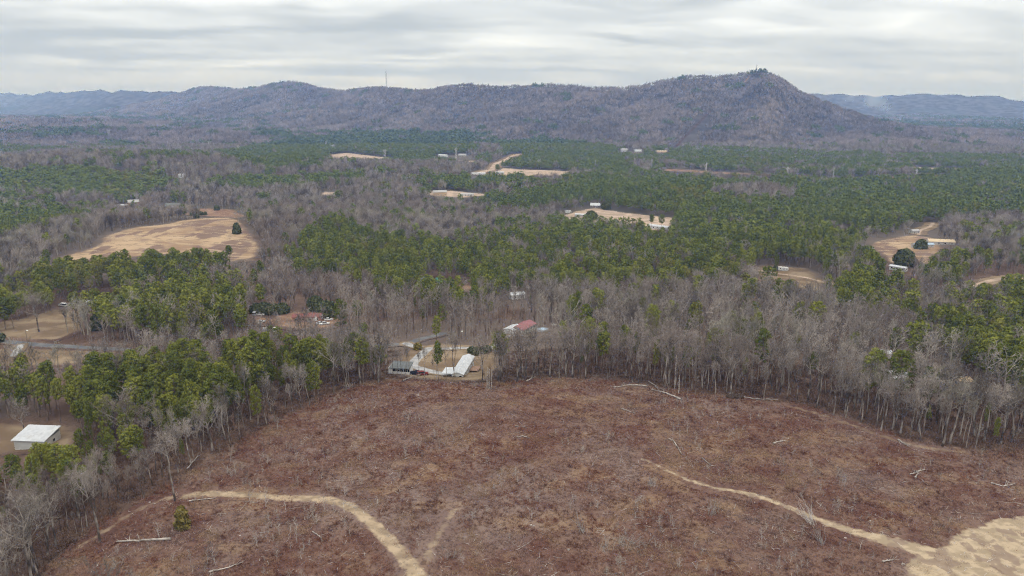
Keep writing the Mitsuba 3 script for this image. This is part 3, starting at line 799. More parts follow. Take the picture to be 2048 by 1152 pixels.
def opening(t, name, face, u, z, w, h, L, W, mat='m_glass', ox=0.0, oy=0.0, frame='m_white'):
    """A window or door on the wall 'front' (-y), 'back', 'left' (-x) or 'right'."""
    d = 0.06
    def bx(a, b, lo, hi, deep):
        if face == 'front':
            return box(ox + a, ox + b, oy - W / 2 - deep, oy - W / 2 + 0.02, lo, hi)
        if face == 'back':
            return box(ox + a, ox + b, oy + W / 2 - 0.02, oy + W / 2 + deep, lo, hi)
        if face == 'left':
            return box(ox - L / 2 - deep, ox - L / 2 + 0.02, oy + a, oy + b, lo, hi)
        return box(ox + L / 2 - 0.02, ox + L / 2 + deep, oy + a, oy + b, lo, hi)
    k = t.part(name, bx(u - w / 2 - 0.09, u + w / 2 + 0.09, z - 0.09, z + h + 0.09, d), frame)
    t.part(f'{k}__{"panel" if name == "door" else "pane"}', bx(u - w / 2, u + w / 2, z, z + h, d + 0.03), mat)


def place(a, b=None, lift=0.0):
    """Ground point of a photo pixel and, from a second one, the heading."""
    p = at1(*a)
    if b is None:
        return p
    q = at1(*b)
    m = (p + q) / 2
    m[2] = gz(m[0], m[1]) + lift
    return m, math.atan2(q[1] - p[1], q[0] - p[0])


# white metal shed: one slope falling to the front, the side open under the eave
L, W, h0, h1 = 10.2, 7.4, 2.9, 4.3
p = at1(62, 899) + np.array([0, W / 2, 0.1])
a = math.radians(-4)
t = Thing('metal_shed', 'white metal shed with a single sloping roof in the dry grass yard', 'shed', p, a)
t.part('wall', box(-L / 2, L / 2, -W / 2, -W / 2 + 0.15, -1.5, h0), 'm_siding', 'low front wall')
t.part('wall', box(-L / 2, L / 2, W / 2 - 0.15, W / 2, -1.5, h1), 'm_siding')
for s in (-1, 1):
    t.part('wall', extrude_x([(-W / 2 + 0.15, -1.5), (W / 2 - 0.15, -1.5), (W / 2 - 0.15, h1 - 1.15), (-W / 2 + 0.15, h0 - 0.05)], s * L / 2 - 0.07, s * L / 2 + 0.07), 'm_siding', 'side wall open below the roof edge')
rn = t.part('roof', slab((-L / 2 - 0.5, -W / 2 - 0.5, h0 - 0.02), (L / 2 + 0.5, -W / 2 - 0.5, h0 - 0.02), (L / 2 + 0.5, W / 2 + 0.4, h1 + 0.14), (-L / 2 - 0.5, W / 2 + 0.4, h1 + 0.14), 0.1), 'm_metal_roof')
ribs(t, rn, (-L / 2 - 0.5, -W / 2 - 0.5, h0 + 0.08), (L / 2 + 0.5, -W / 2 - 0.5, h0 + 0.08), (L / 2 + 0.5, W / 2 + 0.4, h1 + 0.24), (-L / 2 - 0.5, W / 2 + 0.4, h1 + 0.24), 12, 'm_metal_roof')
opening(t, 'window', 'right', 0.4, 1.0, 0.8, 0.8, L + 0.14, W, frame='m_trim')
opening(t, 'door', 'right', 2.9, 0.0, 0.9, 1.6, L + 0.14, W, mat='m_offwhite', frame='m_trim')
for x in (-4, 0, 4):
    t.part('post', box(x - 0.08, x + 0.08, -0.08, 0.08, -0.5, 3.4), 'm_pole')
glade(p + np.array([1, 0, 0]), 10.5, 27, 11)

# mobile home with its L-shaped roof
p0, p1 = at1(926, 755), at1(952, 730)
a = math.atan2(p1[1] - p0[1], p1[0] - p0[0])
L, W = 20.0, 4.4
c = p0 + np.array([math.cos(a), math.sin(a), 0]) * L / 2 + np.array([-math.sin(a), math.cos(a), 0]) * W / 2
c[2] = gz(c[0], c[1]) + 0.5
t = Thing('mobile_home', 'long white mobile home with a bright metal roof past the clearing edge', 'mobile home', c, a)
gable(t, L, W, 2.7, 0.75, 'm_siding', 'm_metal_roof', 0.35, 14, base=-3.5)
t.part('skirting', box(-L / 2 - 0.03, L / 2 + 0.03, -W / 2 - 0.03, W / 2 + 0.03, -3.5, 0.3), 'm_trim')
for x in (-8.5, -5.2, -1.5, 5.5, 8.2):
    opening(t, 'window', 'front', x, 1.1, 1.1, 1.0, L, W)
opening(t, 'door', 'front', 2.6, 0.4, 0.9, 2.0, L, W, mat='m_trim')
for y in (-1.2, 1.2):
    opening(t, 'window', 'left', y, 1.1, 1.0, 1.1, L, W)
t.part('carport_roof', slab((-L / 2 + 0.2, W / 2 + 0.1, 2.72), (-L / 2 + 7.0, W / 2 + 0.1, 2.72), (-L / 2 + 7.0, W / 2 + 4.2, 2.5), (-L / 2 + 0.2, W / 2 + 4.2, 2.5)), 'm_metal_roof', 'flat white carport roof')
for x in (-L / 2 + 0.4, -L / 2 + 6.8):
    t.part('carport_post', box(x - 0.07, x + 0.07, W / 2 + 3.9, W / 2 + 4.04, -2.5, 2.5), 'm_white')
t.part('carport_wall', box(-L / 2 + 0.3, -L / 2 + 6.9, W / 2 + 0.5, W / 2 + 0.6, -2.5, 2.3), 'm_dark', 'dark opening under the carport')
glade(c, 13)
glade(p0, 6, 20, 7)
t = Thing('porch_deck', 'brown wooden porch deck beside the long white mobile home', 'deck', c + np.array([math.cos(a), math.sin(a), 0]) * 3.2 + np.array([math.sin(a), -math.cos(a), 0]) * (W / 2 + 1.9), a)
for i in range(9):
    t.part('plank', box(-2.6, 2.6, -1.7 + i * 0.38, -1.7 + i * 0.38 + 0.35, 0.28, 0.34 + 0.01 * (i % 2)), 'm_deck')
for sx in (-2.5, 2.5):
    for sy in (-1.6, 1.6):
        t.part('post', box(sx - 0.07, sx + 0.07, sy - 0.07, sy + 0.07, -3.2, 1.2), 'm_deck')
for sy in (-1.6,):
    t.part('rail', box(-2.55, 2.55, sy - 0.05, sy + 0.05, 1.1, 1.2), 'm_deck')

# white open-sided shed with a grey roof
p, a = place((783, 747), (812, 751), 0.1)
a = math.radians(-8)
t = Thing('garden_shed', 'white shed with a grey roof and a row of dark openings by the gravel drive', 'shed', p + np.array([0.5, 2.4, 0]), a)
L, W = 8.6, 5.2
t.part('wall', box(-L / 2, L / 2, -W / 2, -W / 2 + 0.12, -1.6, 1.15), 'm_white', 'white half wall')
t.part('wall', box(-L / 2, L / 2, W / 2 - 0.12, W / 2, -1.6, 2.9), 'm_white')
t.part('wall', box(L / 2 - 0.12, L / 2, -W / 2 + 0.12, W / 2 - 0.12, -1.6, 2.6), 'm_white')
t.part('wall', box(-L / 2, -L / 2 + 0.12, -W / 2 + 0.12, W / 2 - 0.12, -1.6, 2.6), 'm_white')
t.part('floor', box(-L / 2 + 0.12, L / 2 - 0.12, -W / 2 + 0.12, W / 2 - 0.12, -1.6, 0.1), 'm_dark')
for i in range(5):
    x = -L / 2 + 1.6 + i * (L - 2.4) / 4
    t.part('post', box(x - 0.1, x + 0.1, -W / 2, -W / 2 + 0.12, 1.15, 2.5), 'm_white')
t.part('post', box(-L / 2, -L / 2 + 1.5, -W / 2, -W / 2 + 0.11, 1.15, 2.5), 'm_white', 'broad white end panel')
rn = t.part('roof', slab((-L / 2 + 0.6, -W / 2 - 0.4, 2.5), (L / 2 + 0.2, -W / 2 - 0.4, 2.5), (L / 2 + 0.2, W / 2 + 0.3, 3.3), (-L / 2 + 0.6, W / 2 + 0.3, 3.3), 0.12), 'm_grey_roof')
ribs(t, rn, (-L / 2 + 0.6, -W / 2 - 0.4, 2.62), (L / 2 + 0.2, -W / 2 - 0.4, 2.62), (L / 2 + 0.2, W / 2 + 0.3, 3.42), (-L / 2 + 0.6, W / 2 + 0.3, 3.42), 7, 'm_grey_roof')
glade(p, 7, 14, 6)

# house with the red metal roof and its white annexe
p, a = place((1040, 672), (1072, 660), 0.2)
t = Thing('farm_house', 'low white house with a faded red metal roof among bare woods', 'house', p + np.array([-2.5, 2.5, 0]), a)
L, W = 13, 7
gable(t, L, W, 2.7, 1.3, 'm_siding', 'm_red_roof', 0.5, 10)
for x in (-5, -2.3, 2.2, 5):
    opening(t, 'window', 'front', x, 1.0, 1.1, 1.1, L, W)
opening(t, 'door', 'front', 0, 0.1, 0.9, 2.0, L, W, mat='m_trim')
for y in (-2, 2):
    opening(t, 'window', 'left', y, 1.0, 1.1, 1.1, L, W)
glade(p, 14, 75, 19)
p = at1(1024, 668)
t = Thing('annexe', 'small white annexe with a pale roof beside the red roofed house', 'annexe', p + np.array([0.5, 1.5, 0.1]), a)
gable(t, 8, 6, 2.5, 0.9, 'm_white', 'm_metal_roof', 0.4, 6)
opening(t, 'door', 'left', 0.6, 0.1, 2.4, 2.0, 8, 6, mat='m_trim')
opening(t, 'window', 'front', 1.5, 1.0, 1.0, 1.0, 8, 6)
glade(p, 6, 50, 8)
p = at1(1084, 662)
t = Thing('round_pool', 'pale blue green round pool beside the red roofed house', 'pool', p, 0.0)
g = np.linspace(0, 2 * np.pi, 25)[:-1]
ringp = [np.stack([3.4 * k * np.cos(g), 2.6 * k * np.sin(g)], 1) for k in (1.0, 0.93)]
t.part('wall', trimesh.creation.extrude_polygon(shapely.Polygon(ringp[0], [ringp[1]]), 1.2, engine='earcut'), 'm_silver')
t.part('cover', trimesh.creation.extrude_polygon(shapely.Polygon(ringp[1] * 0.99), 0.95, engine='earcut'), 'm_blue_tarp')
glade(p, 6, 25, 5)


def wheel(t, x, y, r, w):
    m = trimesh.creation.cylinder(r, w, sections=12)
    m.apply_transform(trimesh.transformations.rotation_matrix(math.pi / 2, [1, 0, 0]))
    m.apply_translation([x, y, r])
    k = t.part('wheel', m, 'm_rubber')
    m2 = trimesh.creation.cylinder(r * 0.55, w + 0.04, sections=8)
    m2.apply_transform(trimesh.transformations.rotation_matrix(math.pi / 2, [1, 0, 0]))
    m2.apply_translation([x, y, r])
    t.part(f'{k}__hub', m2, 'm_silver')


def across(prof, w, cham=0.12):
    """The (x, z) outline of a vehicle body across its width, its sides drawn in a little."""
    P = shapely.Polygon(prof)
    q = shapely.Polygon(P.buffer(-cham, join_style='mitre').exterior)
    out = []
    for poly, y0, y1 in ((P, -w / 2 + cham, w / 2 - cham), (q, -w / 2, w / 2)):
        m = trimesh.creation.extrude_polygon(poly, y1 - y0, engine='earcut')
        v = np.asarray(m.vertices)
        out.append((np.stack([v[:, 0], -(v[:, 2] + y0), v[:, 1]], 1), np.asarray(m.faces)))
    return join(out)


def vehicle(kind, label, pos, rot, paint, cat=None, group=None):
    t = Thing({'sedan': 'parked_car', 'suv': 'parked_car', 'van': 'parked_van', 'pickup': 'pickup_truck'}[kind], label, cat or {'sedan': 'car', 'suv': 'car', 'van': 'van', 'pickup': 'truck'}[kind], np.asarray(pos) + [0, 0, 0.1], rot, group)
    if kind == 'sedan':
        body = [(-2.2, 0.35), (2.2, 0.35), (2.25, 0.75), (1.0, 0.98), (-1.4, 1.0), (-2.25, 0.9)]
        cab, top, L, w = [(-1.6, 0.96), (1.05, 0.96), (0.35, 1.4), (-1.0, 1.42)], [(-1.0, 1.38), (0.35, 1.36), (0.3, 1.46), (-0.95, 1.48)], 4.5, 1.75
    elif kind == 'suv':
        body = [(-2.3, 0.4), (2.3, 0.4), (2.35, 0.95), (1.2, 1.15), (-2.3, 1.15)]
        cab, top, L, w = [(-2.25, 1.1), (1.2, 1.1), (0.6, 1.68), (-2.05, 1.72)], [(-2.05, 1.66), (0.6, 1.64), (0.5, 1.76), (-1.95, 1.8)], 4.7, 1.85
    elif kind == 'van':
        body = [(-2.8, 0.4), (2.7, 0.4), (2.75, 1.0), (2.2, 1.25), (-2.8, 1.25)]
        cab, top, L, w = [(-2.75, 1.2), (2.2, 1.2), (1.5, 1.95), (-2.7, 2.0)], [(-2.72, 1.92), (1.55, 1.9), (1.3, 2.15), (-2.6, 2.2)], 5.6, 2.0
    else:
        body = [(-2.7, 0.5), (2.7, 0.5), (2.75, 1.0), (1.3, 1.2), (-0.7, 1.2), (-0.75, 0.85), (-2.55, 0.85), (-2.55, 1.2), (-2.75, 1.2)]
        cab, top, L, w = [(-0.7, 1.15), (1.25, 1.15), (0.7, 1.72), (-0.55, 1.75)], [(-0.55, 1.7), (0.7, 1.68), (0.6, 1.8), (-0.5, 1.83)], 5.4, 1.95
    t.part('body', across(body, w), paint)
    t.part('windows', across(cab, w - 0.22, 0.08), 'm_glass')
    t.part('roof', across(top, w - 0.3, 0.02), paint)
    for x in (-0.31 * L, 0.31 * L):
        for y in (-w / 2 + 0.1, w / 2 - 0.1):
            wheel(t, x, y, 0.36, 0.24)
    for y in (-w / 2 + 0.35, w / 2 - 0.35):
        t.part('headlight', box(L / 2 - 0.02, L / 2 + 0.05, y - 0.16, y + 0.16, 0.66, 0.82), 'm_lamp')
    return t


def camper(label, pos, rot, L=7.0, H=2.6, paint='m_white', group=None, name='travel_trailer', cat='travel trailer'):
    t = Thing(name, label, cat, np.asarray(pos) + [0, 0, 0.1], rot, group)
    P = shapely.Polygon([(-L / 2, 0.6), (L / 2 - 0.5, 0.6), (L / 2, 1.3), (L / 2 - 0.35, H), (-L / 2 + 0.25, H + 0.15), (-L / 2, H - 0.5)]).buffer(0.12, quad_segs=2)
    t.part('body', across(list(P.exterior.coords)[:-1], 2.4, 0.1), paint)
    for x in (-L * 0.28, L * 0.05, L * 0.34):
        opening(t, 'window', 'front', x, 1.45, 0.9, 0.6, L, 2.4)
        opening(t, 'window', 'back', x, 1.45, 0.9, 0.6, L, 2.4)
    opening(t, 'door', 'front', -L * 0.12, 0.7, 0.65, 1.7, L, 2.4, mat='m_offwhite')
    t.part('roof_vent', box(-0.3, 0.3, -0.3, 0.3, H + 0.1, H + 0.35), 'm_offwhite')
    for x in (-0.45, 0.45):
        for y in (-1.1, 1.1):
            wheel(t, x - 0.3, y, 0.34, 0.22)
    t.part('hitch', box(L / 2, L / 2 + 1.0, -0.08, 0.08, 0.5, 0.62), 'm_dark')
    return t


def mhome(label, pos, rot, L, W, H=2.7, rise=0.6, wall='m_siding', roof='m_metal_roof', name='mobile_home', cat='mobile home', wins=4, panels=0, group=None, lift=0.2, over=0.35):
    t = Thing(name, label, cat, np.asarray(pos) + [0, 0, lift], rot, group)
    gable(t, L, W, H, rise, wall, roof, over, panels, base=-2.0)
    for i in range(wins):
        x = -L / 2 + L * (i + 0.5) / wins
        for f in ('front', 'back'):
            opening(t, 'window', f, x, 1.0, min(1.1, L / wins * 0.5), 1.0, L, W)
    opening(t, 'door', 'front', L * 0.06, 0.0, 0.9, 2.0, L, W, mat='m_trim')
    for f in ('left', 'right'):
        opening(t, 'window', f, 0, 1.0, 1.0, 1.0, L, W)
    return t


rad = math.radians
# two dark vehicles at the foot of the drive
p = at1(833, 750); vehicle('pickup', 'dark pickup truck parked between the two white buildings', p, rad(160), 'm_navy'); glade(p, 5, 14, 4)
p = at1(845, 751); vehicle('suv', 'dark red car parked next to the dark pickup truck', p, rad(10), 'm_red_paint'); glade(p, 5, 14, 4)

# cluttered yard: rust roofed home, camper, cars, tarpaulined trailer
p, a = place((597, 644), (630, 642))
p = p + np.array([0, 2, 0])
mhome('low mobile home with a dull rust red roof in the cluttered yard', p, rad(6), 15, 7.0, 2.7, 0.9, 'm_pink_brick', 'm_rust_roof', panels=9); glade(p, 11, 34, 9)
q = at1(636, 641); camper('white camper parked at the end of the rust roofed home', q, rad(70), 6.0, 2.7); glade(q, 4, 24, 4)
for (px, py, kd, rt, cm, lb) in [(657, 641, 'sedan', 20, 'm_white', 'white car parked under the dark evergreen of the cluttered yard'), (649, 650, 'pickup', 12, 'm_white', 'white pickup truck at the front of the cluttered yard'), (641, 648, 'sedan', 35, 'm_silver', 'silver car beside the white pickup in the cluttered yard'),
                                 (521, 631, 'sedan', -10, 'm_white', 'white car below the dark hedge at the yard edge'), (510, 630, 'van', 100, 'm_silver', 'silver van under the dark hedge'), (522, 647, 'pickup', 60, 'm_offwhite', 'old off white pickup on the bare yard')]:
    q = at1(px, py); vehicle(kd, lb, q, rad(rt), cm); glade(q, 4, 22, 3.5)
q = at1(540, 666); camper('weathered white trailer below the cluttered yard', q, rad(14), 7.0, 2.5, 'm_offwhite'); glade(q, 6, 22, 5)

# homestead behind the spreading bare trees above the road
p, a = place((172, 616), (222, 611))
mhome('white mobile home under tall pines above the road', p + np.array([0, 3, 0]), rad(12), 16, 4.6, 2.8, 0.6, panels=8); glade(p, 11, 40, 9)
for (px, py, kd, rt, cm, lb) in [(126, 613, 'van', 160, 'm_white', 'white van at the end of a row of parked vehicles above the road'), (140, 612, 'pickup', 30, 'm_offwhite', 'off white pickup in the row above the road'), (154, 612, 'suv', 20, 'm_silver', 'silver car in the row above the road')]:
    q = at1(px, py); vehicle(kd, lb, q, rad(rt), cm); glade(q, 4, 34, 4)

# sheds with green and grey roofs in the pines
p = at1(866, 572)
t = mhome('grey roofed shed in the pines beside the green roofed one', p + np.array([-4, 8, 0]), rad(-42), 13, 8, 2.6, 1.5, 'm_offwhite', 'm_grey_roof', 'shed', 'shed', 3, 6); glade(p, 13, 40, 10)
p = at1(882, 571)
mhome('green roofed shed in the pines', p + np.array([0, 3, 0]), rad(-40), 9, 6, 2.5, 1.2, 'm_offwhite', 'm_green_metal', 'shed', 'shed', 2, 5); glade(p, 8, 36, 7)
mhome('pale roofed lean-to before the grey roofed shed', at1(872, 580) + np.array([0, 0, 0]), rad(-40), 10, 4, 2.2, 0.5, 'm_offwhite', 'm_metal_roof', 'shed', 'shed', 2, 5)
q = at1(900, 570); vehicle('suv', 'white car on the bare yard by the green roofed shed', q, rad(15), 'm_white'); glade(at1(915, 576), 11, 30, 10)
# houses beyond the tan hilltop field
p = at1(348, 418); mhome('grey roofed farmhouse behind the tan hilltop field', p, rad(8), 17, 10, 4.0, 3.2, 'm_cream', 'm_shingle', 'brick_house', 'house', 4, 8, over=0.8); glade(p, 15, 85, 16)
p = at1(270, 410); mhome('pink brick house with a pale gable in the grey woods', p, rad(28), 15, 9, 4.2, 2.6, 'm_pink_brick', 'm_trim', 'brick_house', 'house', 4, over=0.5); glade(p, 12, 55, 9)
p = at1(244, 414); mhome('long low white outbuilding beside the pink brick house', p, rad(10), 14, 5, 2.4, 0.8, 'm_white', 'm_metal_roof', 'outbuilding', 'outbuilding', 3); glade(p, 8, 25, 8)
# pale field with its barn
p = at1(1190, 415)
t = mhome('small white roofed barn at the top of the pale field', p, rad(-6), 11, 6, 3.0, 2.2, 'm_pole', 'm_metal_roof', 'field_barn', 'barn', 3, 7, over=0.7); glade(p, 10, 25, 10)
t = Thing('lean_to', 'low white roofed lean-to touching the small field barn', 'lean-to', p + np.array([8.2, -0.8, 0]), rad(-6))
t.part('roof', slab((-2.6, -2.6, 2.4), (2.6, -2.6, 2.4), (2.6, 2.6, 3.1), (-2.6, 2.6, 3.1)), 'm_metal_roof')
for x in (-2.3, 2.3):
    for y in (-2.3, 2.3):
        t.part('post', box(x - 0.1, x + 0.1, y - 0.1, y + 0.1, -1, 2.5), 'm_pole')
q = at1(1136, 426); camper('white horse trailer at the corner of the pale field', q, rad(25), 7.5, 2.8); glade(q, 7, 22, 7)
q = at1(1162, 433); mhome('low pale shed half hidden by pines before the field', q, rad(-20), 13, 4, 2.3, 0.8, 'm_trim', 'm_metal_roof', 'shed', 'shed', 2); glade(q, 8, 20, 8)
p = at1(1318, 458); mhome('long white roofed building at the foot of the pale field', p, rad(-42), 22, 7, 2.8, 1.0, 'm_white', 'm_metal_roof', 'farm_building', 'farm building', 5, 9); glade(p, 14, 30, 12)
# trailer on its lawn
p = at1(1566, 542); camper('white travel trailer alone on the brown lawn', p, rad(-18), 7.2, 2.7); glade(p, 9, 30, 10)
# roofs in the bare woods on the right
p = at1(1783, 765); mhome('white roofed house glimpsed through the bare woods', p + np.array([0, 2, -0.5]), rad(-20), 11, 7, 2.6, 1.5, 'm_grey', 'm_metal_roof', 'small_house', 'house', 3, 7); glade(p, 7, 16, 5)
p = at1(1892, 768); mhome('long pale roofed shed deep in the bare woods', p + np.array([0, 2, -0.5]), rad(-14), 12, 3.5, 2.2, 0.6, 'm_trim', 'm_metal_roof', 'shed', 'shed', 2); glade(p, 6, 12, 4)
p = at1(1930, 775); mhome('tan shed at the far end of the bare woods', p + np.array([0, 2, -0.5]), rad(10), 5, 4, 2.6, 0.8, 'm_tan_wall', 'm_tan_wall', 'shed', 'shed', 1); glade(p, 4, 10, 3)
p = at1(1765, 715); mhome('small white cabin half hidden in the bare woods', p, rad(-10), 6, 4, 2.4, 0.8, 'm_white', 'm_metal_roof', 'cabin', 'cabin', 1); glade(p, 4, 12, 3)
p = at1(1034, 597); mhome('white cabin in the woods above the red roofed house', p, rad(20), 9, 5, 2.8, 1.2, 'm_white', 'm_metal_roof', 'cabin', 'cabin', 2); glade(p, 7, 30, 6)
p = at1(1945, 645); mhome('white mobile home deep in the pines', p, rad(-15), 14, 4.5, 2.7, 0.7, 'm_white', 'm_metal_roof', 'mobile_home', 'mobile home', 3); glade(p, 8, 26, 7)
# right hand yards
p = at1(1845, 495); mhome('pale blue roofed mobile home in the tan yard', p, rad(6), 17, 5, 2.6, 0.7, 'm_offwhite', 'm_blue_tarp', 'mobile_home', 'mobile home', 4); glade(p, 11, 20, 11)
p = at1(1880, 489); mhome('pale pink roofed house at the edge of the tan yard', p, rad(-12), 20, 8, 2.8, 1.5, 'm_offwhite', 'm_pale_roof' if 'm_pale_roof' in scene else 'm_cream', 'small_house', 'house', 4); glade(p, 12, 22, 12)
p = at1(1828, 467); mhome('small white shed where the pale lane starts', p, rad(15), 8, 5, 2.8, 1.0, 'm_offwhite', 'm_trim', 'shed', 'shed', 2); glade(p, 7, 20, 7)
p = at1(1742, 499); vehicle('van', 'white van at the end of the tan yard', p, rad(30), 'm_white'); glade(p, 6, 30, 8)
p = at1(1796, 541); mhome('white trailer home among pines below the tan yard', p, rad(-50), 11, 4, 2.7, 0.6, 'm_white', 'm_metal_roof', 'trailer_home', 'mobile home', 3); glade(p, 8, 26, 8)
p = at1(1795, 572); glade(p, 9, 20, 8)
# the far valley
p = at1(880, 391); mhome('tan house with a pale roof in the pines beyond the grey woods', p, rad(6), 19, 11, 5, 2.2, 'm_tan_wall', 'm_trim', 'valley_house', 'house', 4); glade(p, 20, 45, 20)
p = at1(935, 392); mhome('low white house in line with the tan valley house', p, rad(-6), 17, 8, 2.8, 1.2, 'm_white', 'm_trim', 'valley_house', 'house', 4); glade(p, 16, 45, 16)
p = at1(957, 350); mhome('long thin white building near the foot of the valley road', p, rad(2), 24, 7, 3, 1, 'm_white', 'm_metal_roof', 'farm_building', 'farm building', 5); glade(p, 16, 40, 16)
p = at1(886, 313); mhome('white farm buildings by the river trees of the valley', p, rad(-30), 24, 9, 3, 2.0, 'm_white', 'm_metal_roof', 'farm_building', 'farm building', 6); glade(p, 26, 60, 26)
p = at1(925, 312); mhome('pale farm building next to the white one in the valley', p, rad(-10), 18, 10, 3, 2.0, 'm_offwhite', 'm_trim', 'farm_building', 'farm building', 5); glade(p, 26, 60, 26)
p = at1(612, 327); mhome('lone small white house in the grey valley woods', p, rad(0), 16, 9, 3.5, 2, 'm_white', 'm_metal_roof', 'valley_house', 'house', 3); glade(p, 16, 50, 16)
p = at1(1248, 303); mhome('white farmhouse at the foot of the mountain', p, rad(-6), 18, 11, 5, 3, 'm_offwhite', 'm_trim', 'mountain_farm', 'house', 4); glade(p, 24, 60, 22)
p = at1(1276, 304); mhome('long white barn beside the farmhouse under the mountain', p, rad(-6), 18, 9, 4, 2, 'm_white', 'm_metal_roof', 'mountain_barn', 'barn', 3); glade(p, 24, 60, 22)
p = at1(1322, 305); mhome('tan barn to one side under the mountain', p, rad(-6), 28, 10, 3, 2, 'm_tan_wall', 'm_cream', 'mountain_barn', 'barn', 3); glade(p, 20, 50, 20)
p = at1(1000, 348); mhome('pale shed by the field corner beside the valley road', p, rad(5), 14, 7, 3, 1.0, 'm_trim', 'm_metal_roof', 'valley_shed', 'shed', 2); glade(p, 12, 40, 12)
p = at1(370, 355); mhome('white roof peeping out of the far dark pines', p, rad(5), 16, 8, 4, 1.5, 'm_white', 'm_metal_roof', 'valley_house', 'house', 3); glade(p, 11); glade(p - np.array([0, 40, 0]) * 1.0, 8); glade(p - np.array([0, 22, 0]), 10)
lane('power_line_corridor', [(1340, 341), (1412, 345), (1500, 349), (1574, 353), (1665, 358), (1760, 357), (1900, 352)], 26, 'm_clay', 'reddish cut corridor under the power line', 0.7, 6, trim=4)
lane('mountain_cut', [(1347, 297), (1360, 284), (1376, 268), (1392, 252), (1408, 236), (1420, 222)], 13, 'm_cut', 'straight dark cut climbing the mountain side', 1.0, 7, trim=6)
lane('mountain_scar', [(1488, 166), (1495, 158), (1501, 150)], 9, 'm_clay', 'tan bare scar just below the summit', 1.0, 5, trim=3)
GLADES.append(world_poly([(-20, 905), (150, 868), (172, 885), (150, 948), (-20, 962)]))
BARRED = shapely.union_all([p.buffer(1.0) for p in NO_TREES] + GLADES)
shapely.prepare(BARRED)

# poles, masts and the power line
def pole(px, py, h, label, name='utility_pole', lamp=False, cat='pole', arms=1):
    p = at1(px, py)
    t = Thing(name, label, cat, p, 0.2)
    t.part('post', tube([[0, 0, -1], [0, 0, h]], [0.17, 0.11], 7), 'm_pole')
    if lamp:
        t.part('arm', tube([[0, 0, h - 0.4], [0.9, -0.3, h + 0.1]], 0.05, 5), 'm_silver')
        m = trimesh.creation.icosphere(1, 0.42); m.apply_scale([1, 1, 0.75]); m.apply_translation([0.9, -0.3, h])
        t.part('lamp_shade', m, 'm_lamp')
    else:
        for k in range(arms):
            t.part('crossarm', box(-1.2, 1.2, -0.07, 0.07, h - 0.6 - k * 1.2, h - 0.42 - k * 1.2), 'm_pole')
        for x in (-1.05, 0, 1.05):
            t.part('insulator', tube([[x, 0, h - 0.42], [x, 0, h - 0.1]], [0.07, 0.05], 5), 'm_lamp')
    glade(p, 2.0, 8, 2)
    return p


pole(57, 694, 8.5, 'lamp pole with a white globe beside the asphalt road', 'street_lamp', True, 'lamp')
pole(540, 646, 9.5, 'pale utility pole on the cluttered yard')
pole(921, 700, 9.0, 'lamp pole at the bend of the gravel lane', 'street_lamp', True, 'lamp')
pole(839, 700, 10.0, 'utility pole behind the garden shed')

PYL = [(667, 306, 22), (770, 318, 22), (912, 321, 29), (1079, 338, 20), (1191, 341, 20), (1303, 337, 18), (1412, 344, 18), (1574, 356, 20), (1665, 363, 25), (1830, 366, 24), (2110, 372, 24)]
PYL2 = [(219, 274, 26), (420, 300, 26), (478, 309, 24), (653, 300, 24)]
POS = []
names = {667: 'first wooden frame pylon by the dark plantation', 770: 'wooden frame pylon at the long pale field', 912: 'tall pale frame pylon near the white farm buildings', 1079: 'frame pylon at the edge of the tan valley field', 1191: 'frame pylon above the grey trees past the valley field',
         1303: 'small pale frame pylon among the green pines', 1412: 'frame pylon at the start of the reddish corridor', 1574: 'white frame pylon in the middle of the reddish corridor', 1665: 'tallest white frame pylon over the reddish corridor', 1830: 'frame pylon in the pines past the tallest white one',
         2110: 'frame pylon outside the frame', 219: 'far pale pylon rising from the hazy valley woods', 420: 'pale pylon in the woods before the plantation', 478: 'pale pylon over the grey trees near the plantation', 653: 'pylon standing directly behind the first frame pylon'}
for line in (PYL, PYL2):
    pts = [at1(px, py) for px, py, h in line]
    for i, ((px, py, h), p) in enumerate(zip(line, pts)):
        q0, q1 = pts[max(i - 1, 0)], pts[min(i + 1, len(pts) - 1)]
        a = math.atan2(q1[1] - q0[1], q1[0] - q0[0]) + math.pi / 2
        if px < 2048:
            t = Thing('power_pylon', names[px], 'pylon', p, a, 'frame pylons of the valley power line')
            for s in (-1, 1):
                t.part('post', tube([[s * 2.6, 0, -2], [s * 2.3, 0, h]], [0.60, 0.45], 6), 'm_pale_pole')
            t.part('crossarm', box(-6.2, 6.2, -0.22, 0.22, h - 3.2, h - 2.7), 'm_pale_pole')
            for s in (-1, 1):
                t.part('brace', tube([[s * 2.4, 0, h - 9], [-s * 2.4, 0, h - 4]], 0.16, 4), 'm_pale_pole')
            for x in (-5.8, 0, 5.8):
                t.part('insulator', tube([[x, 0, h - 4.6], [x, 0, h - 3.2]], 0.13, 5), 'm_lamp')
        ends = [p + np.array([math.cos(a) * x, math.sin(a) * x, h - 4.6]) for x in (-5.8, 0, 5.8)]
        if i:
            for e0, e1 in zip(prev, ends):
                u = np.linspace(0, 1, 15)[:, None]
                L = np.linalg.norm(e1 - e0)
                c = e0 + (e1 - e0) * u
                c[:, 2] -= 4 * min(0.018 * L, 7) * (u[:, 0] * (1 - u[:, 0]))
                k = numbered('power_line_wire')
                scene[k] = mikit.ply(tube(c, 0.055, 3), 'm_wire')
                labels[k] = {'label': 'sagging wire of the valley power line', 'category': 'wire', 'group': 'wires of the valley power line'}
        prev = ends


